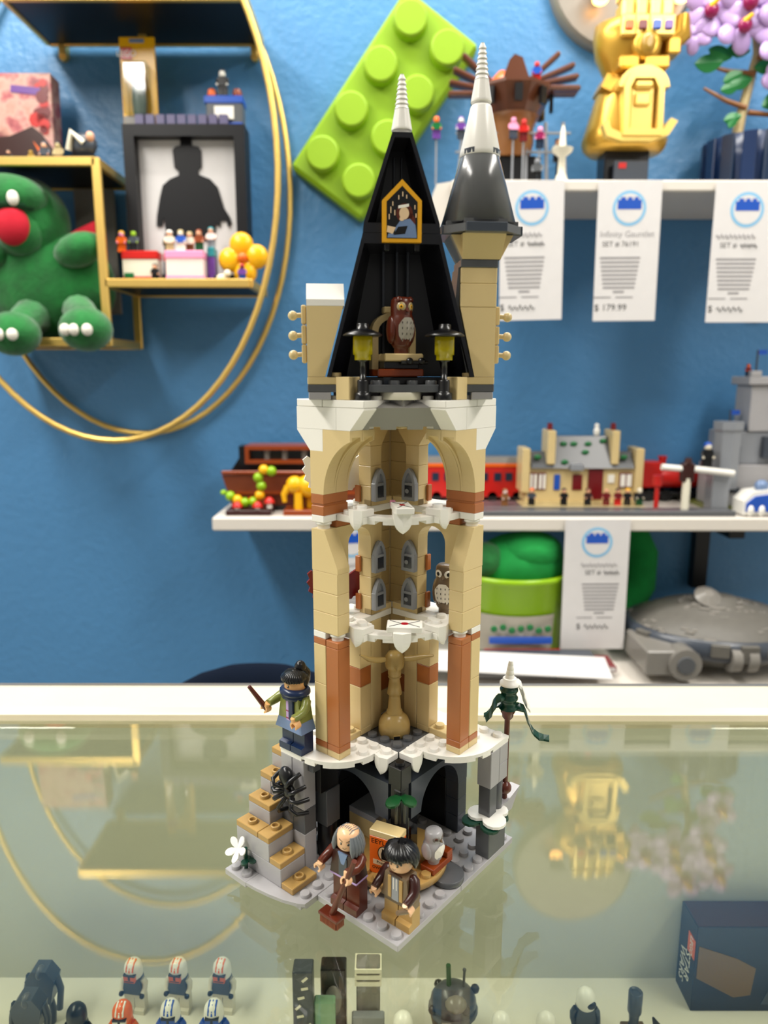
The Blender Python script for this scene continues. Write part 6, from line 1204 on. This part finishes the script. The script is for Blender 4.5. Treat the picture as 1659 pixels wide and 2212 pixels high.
# round droid
DR = thing('toy_droid', 'dark grey round toy droid with antennas in the counter', 'toy droid', incase(980, 2062, .058), sc=.76); MB().ell((0, 0, .036), (.021, .018, .018), 18, 12).build('shell', 'slate', DR); MB().lathe([(.021, .028), (.0225, .03), (.021, .032)], 20).build('belt', 'dgray', DR)
MB().ell((.001, -.012, .045), (.01, .008, .007), 12, 8).build('eye_dome', 'egray', DR); MB().tube([(-.004, 0, .05), (-.005, 0, .074)], .0022, 8).build('antenna', 'dkgreen', DR); MB().tube([(.009, 0, .05), (.0095, 0, .068)], .0012, 6).ell((.0095, 0, .069), .0018, 8, 6).build('antenna', 'slate', DR)
for a in (.3, 1.3, 2.2, 3.6, 5.2): MB().ell((.021 * math.cos(a), .016 * math.sin(a), .04 + .006 * math.sin(a * 3)), .0042, 8, 6).build('sensor', 'black', DR)
for a in (-.7, .9, 2.4, 3.9): MB().tube([(.014 * math.cos(a), .014 * math.sin(a), .024), (.024 * math.cos(a), .02 * math.sin(a), .014), (.02 * math.cos(a), .018 * math.sin(a), 0)], .003, 7).build('leg', 'umber', DR)
MB().box(-.012, -.004, -.024, -.022, .012, .036).build('side_panel', 'egray', DR)
e = thing('toy_blaster', 'grey toy barrel standing upright on a bracket in the counter', 'toy part', incase(1368, 2122, .036)); e.matrix_world = e.matrix_world @ Sc((.68, .68, 1)); MB().lathe([(.006, .006), (.0045, .012), (.0055, .018), (.007, .02), (.007, .035), (.0055, .036), (.004, .034)], 14).build('barrel', 'slate', e); MB().box(-.012, .012, -.006, .006, 0, .008, .001).build('bracket', 'umber', e)
e = thing('toy_horn', 'small black curved toy horn in the counter', 'toy part', incase(1422, 2198, .02)); MB().tube([(0, 0, 0), (.002, 0, .01), (-.003, 0, .02)], [.005, .004, .0008], 8).build('horn', 'black', e)
# boxed set
xl = at(1500, 2100, .445).x; CBH = .069; CB = thing('boxed_set', 'dark boxed toy set with mustard panel and white title in the counter', 'toy box', (xl, Y0 + .445, SZ))
MB().box(0, .20, 0, .027, 0, CBH, .0005).build('carton', 'cartondark', CB); MB().box(.001, .14, .001, .026, CBH, CBH + .0003).build('top_art', 'dbrown', CB)
MB().prism([(.002, .028), (.03, .012), (.042, .014), (.044, .036), (.03, .044), (.002, .054)], -.0005, .0, 'xz').build('mustard_panel', 'mustard', CB)
LF = Tr(-.0004, .0135, 0) @ Rz(-PI / 2) @ Rx(PI / 2)
MB().box(-.0004, 0, .001, .012, CBH * .6, CBH * .82).build('spine_logo', 'orange', CB); text('LEGO', .006, 'print_white', CB, LF @ Tr(.0075, CBH * .71, .0003) @ Rz(-PI / 2), depth=.0001)
text('STAR', .0105, 'print_white', CB, LF @ Tr(.0035, CBH * .42, .0002) @ Rz(-PI / 2), depth=.0001); text('WARS', .0105, 'print_white', CB, LF @ Tr(-.0045, CBH * .36, .0002) @ Rz(-PI / 2), depth=.0001)
MB().prism([(.05, .006), (.13, .006), (.12, .05), (.07, .058)], -.0003, .0, 'xz').build('front_art', 'slate', CB)
text('STAR', .012, 'print_white', CB, Tr(.118, -.0005, .022) @ Rx(PI / 2) @ Rz(-PI / 2), depth=.0001)
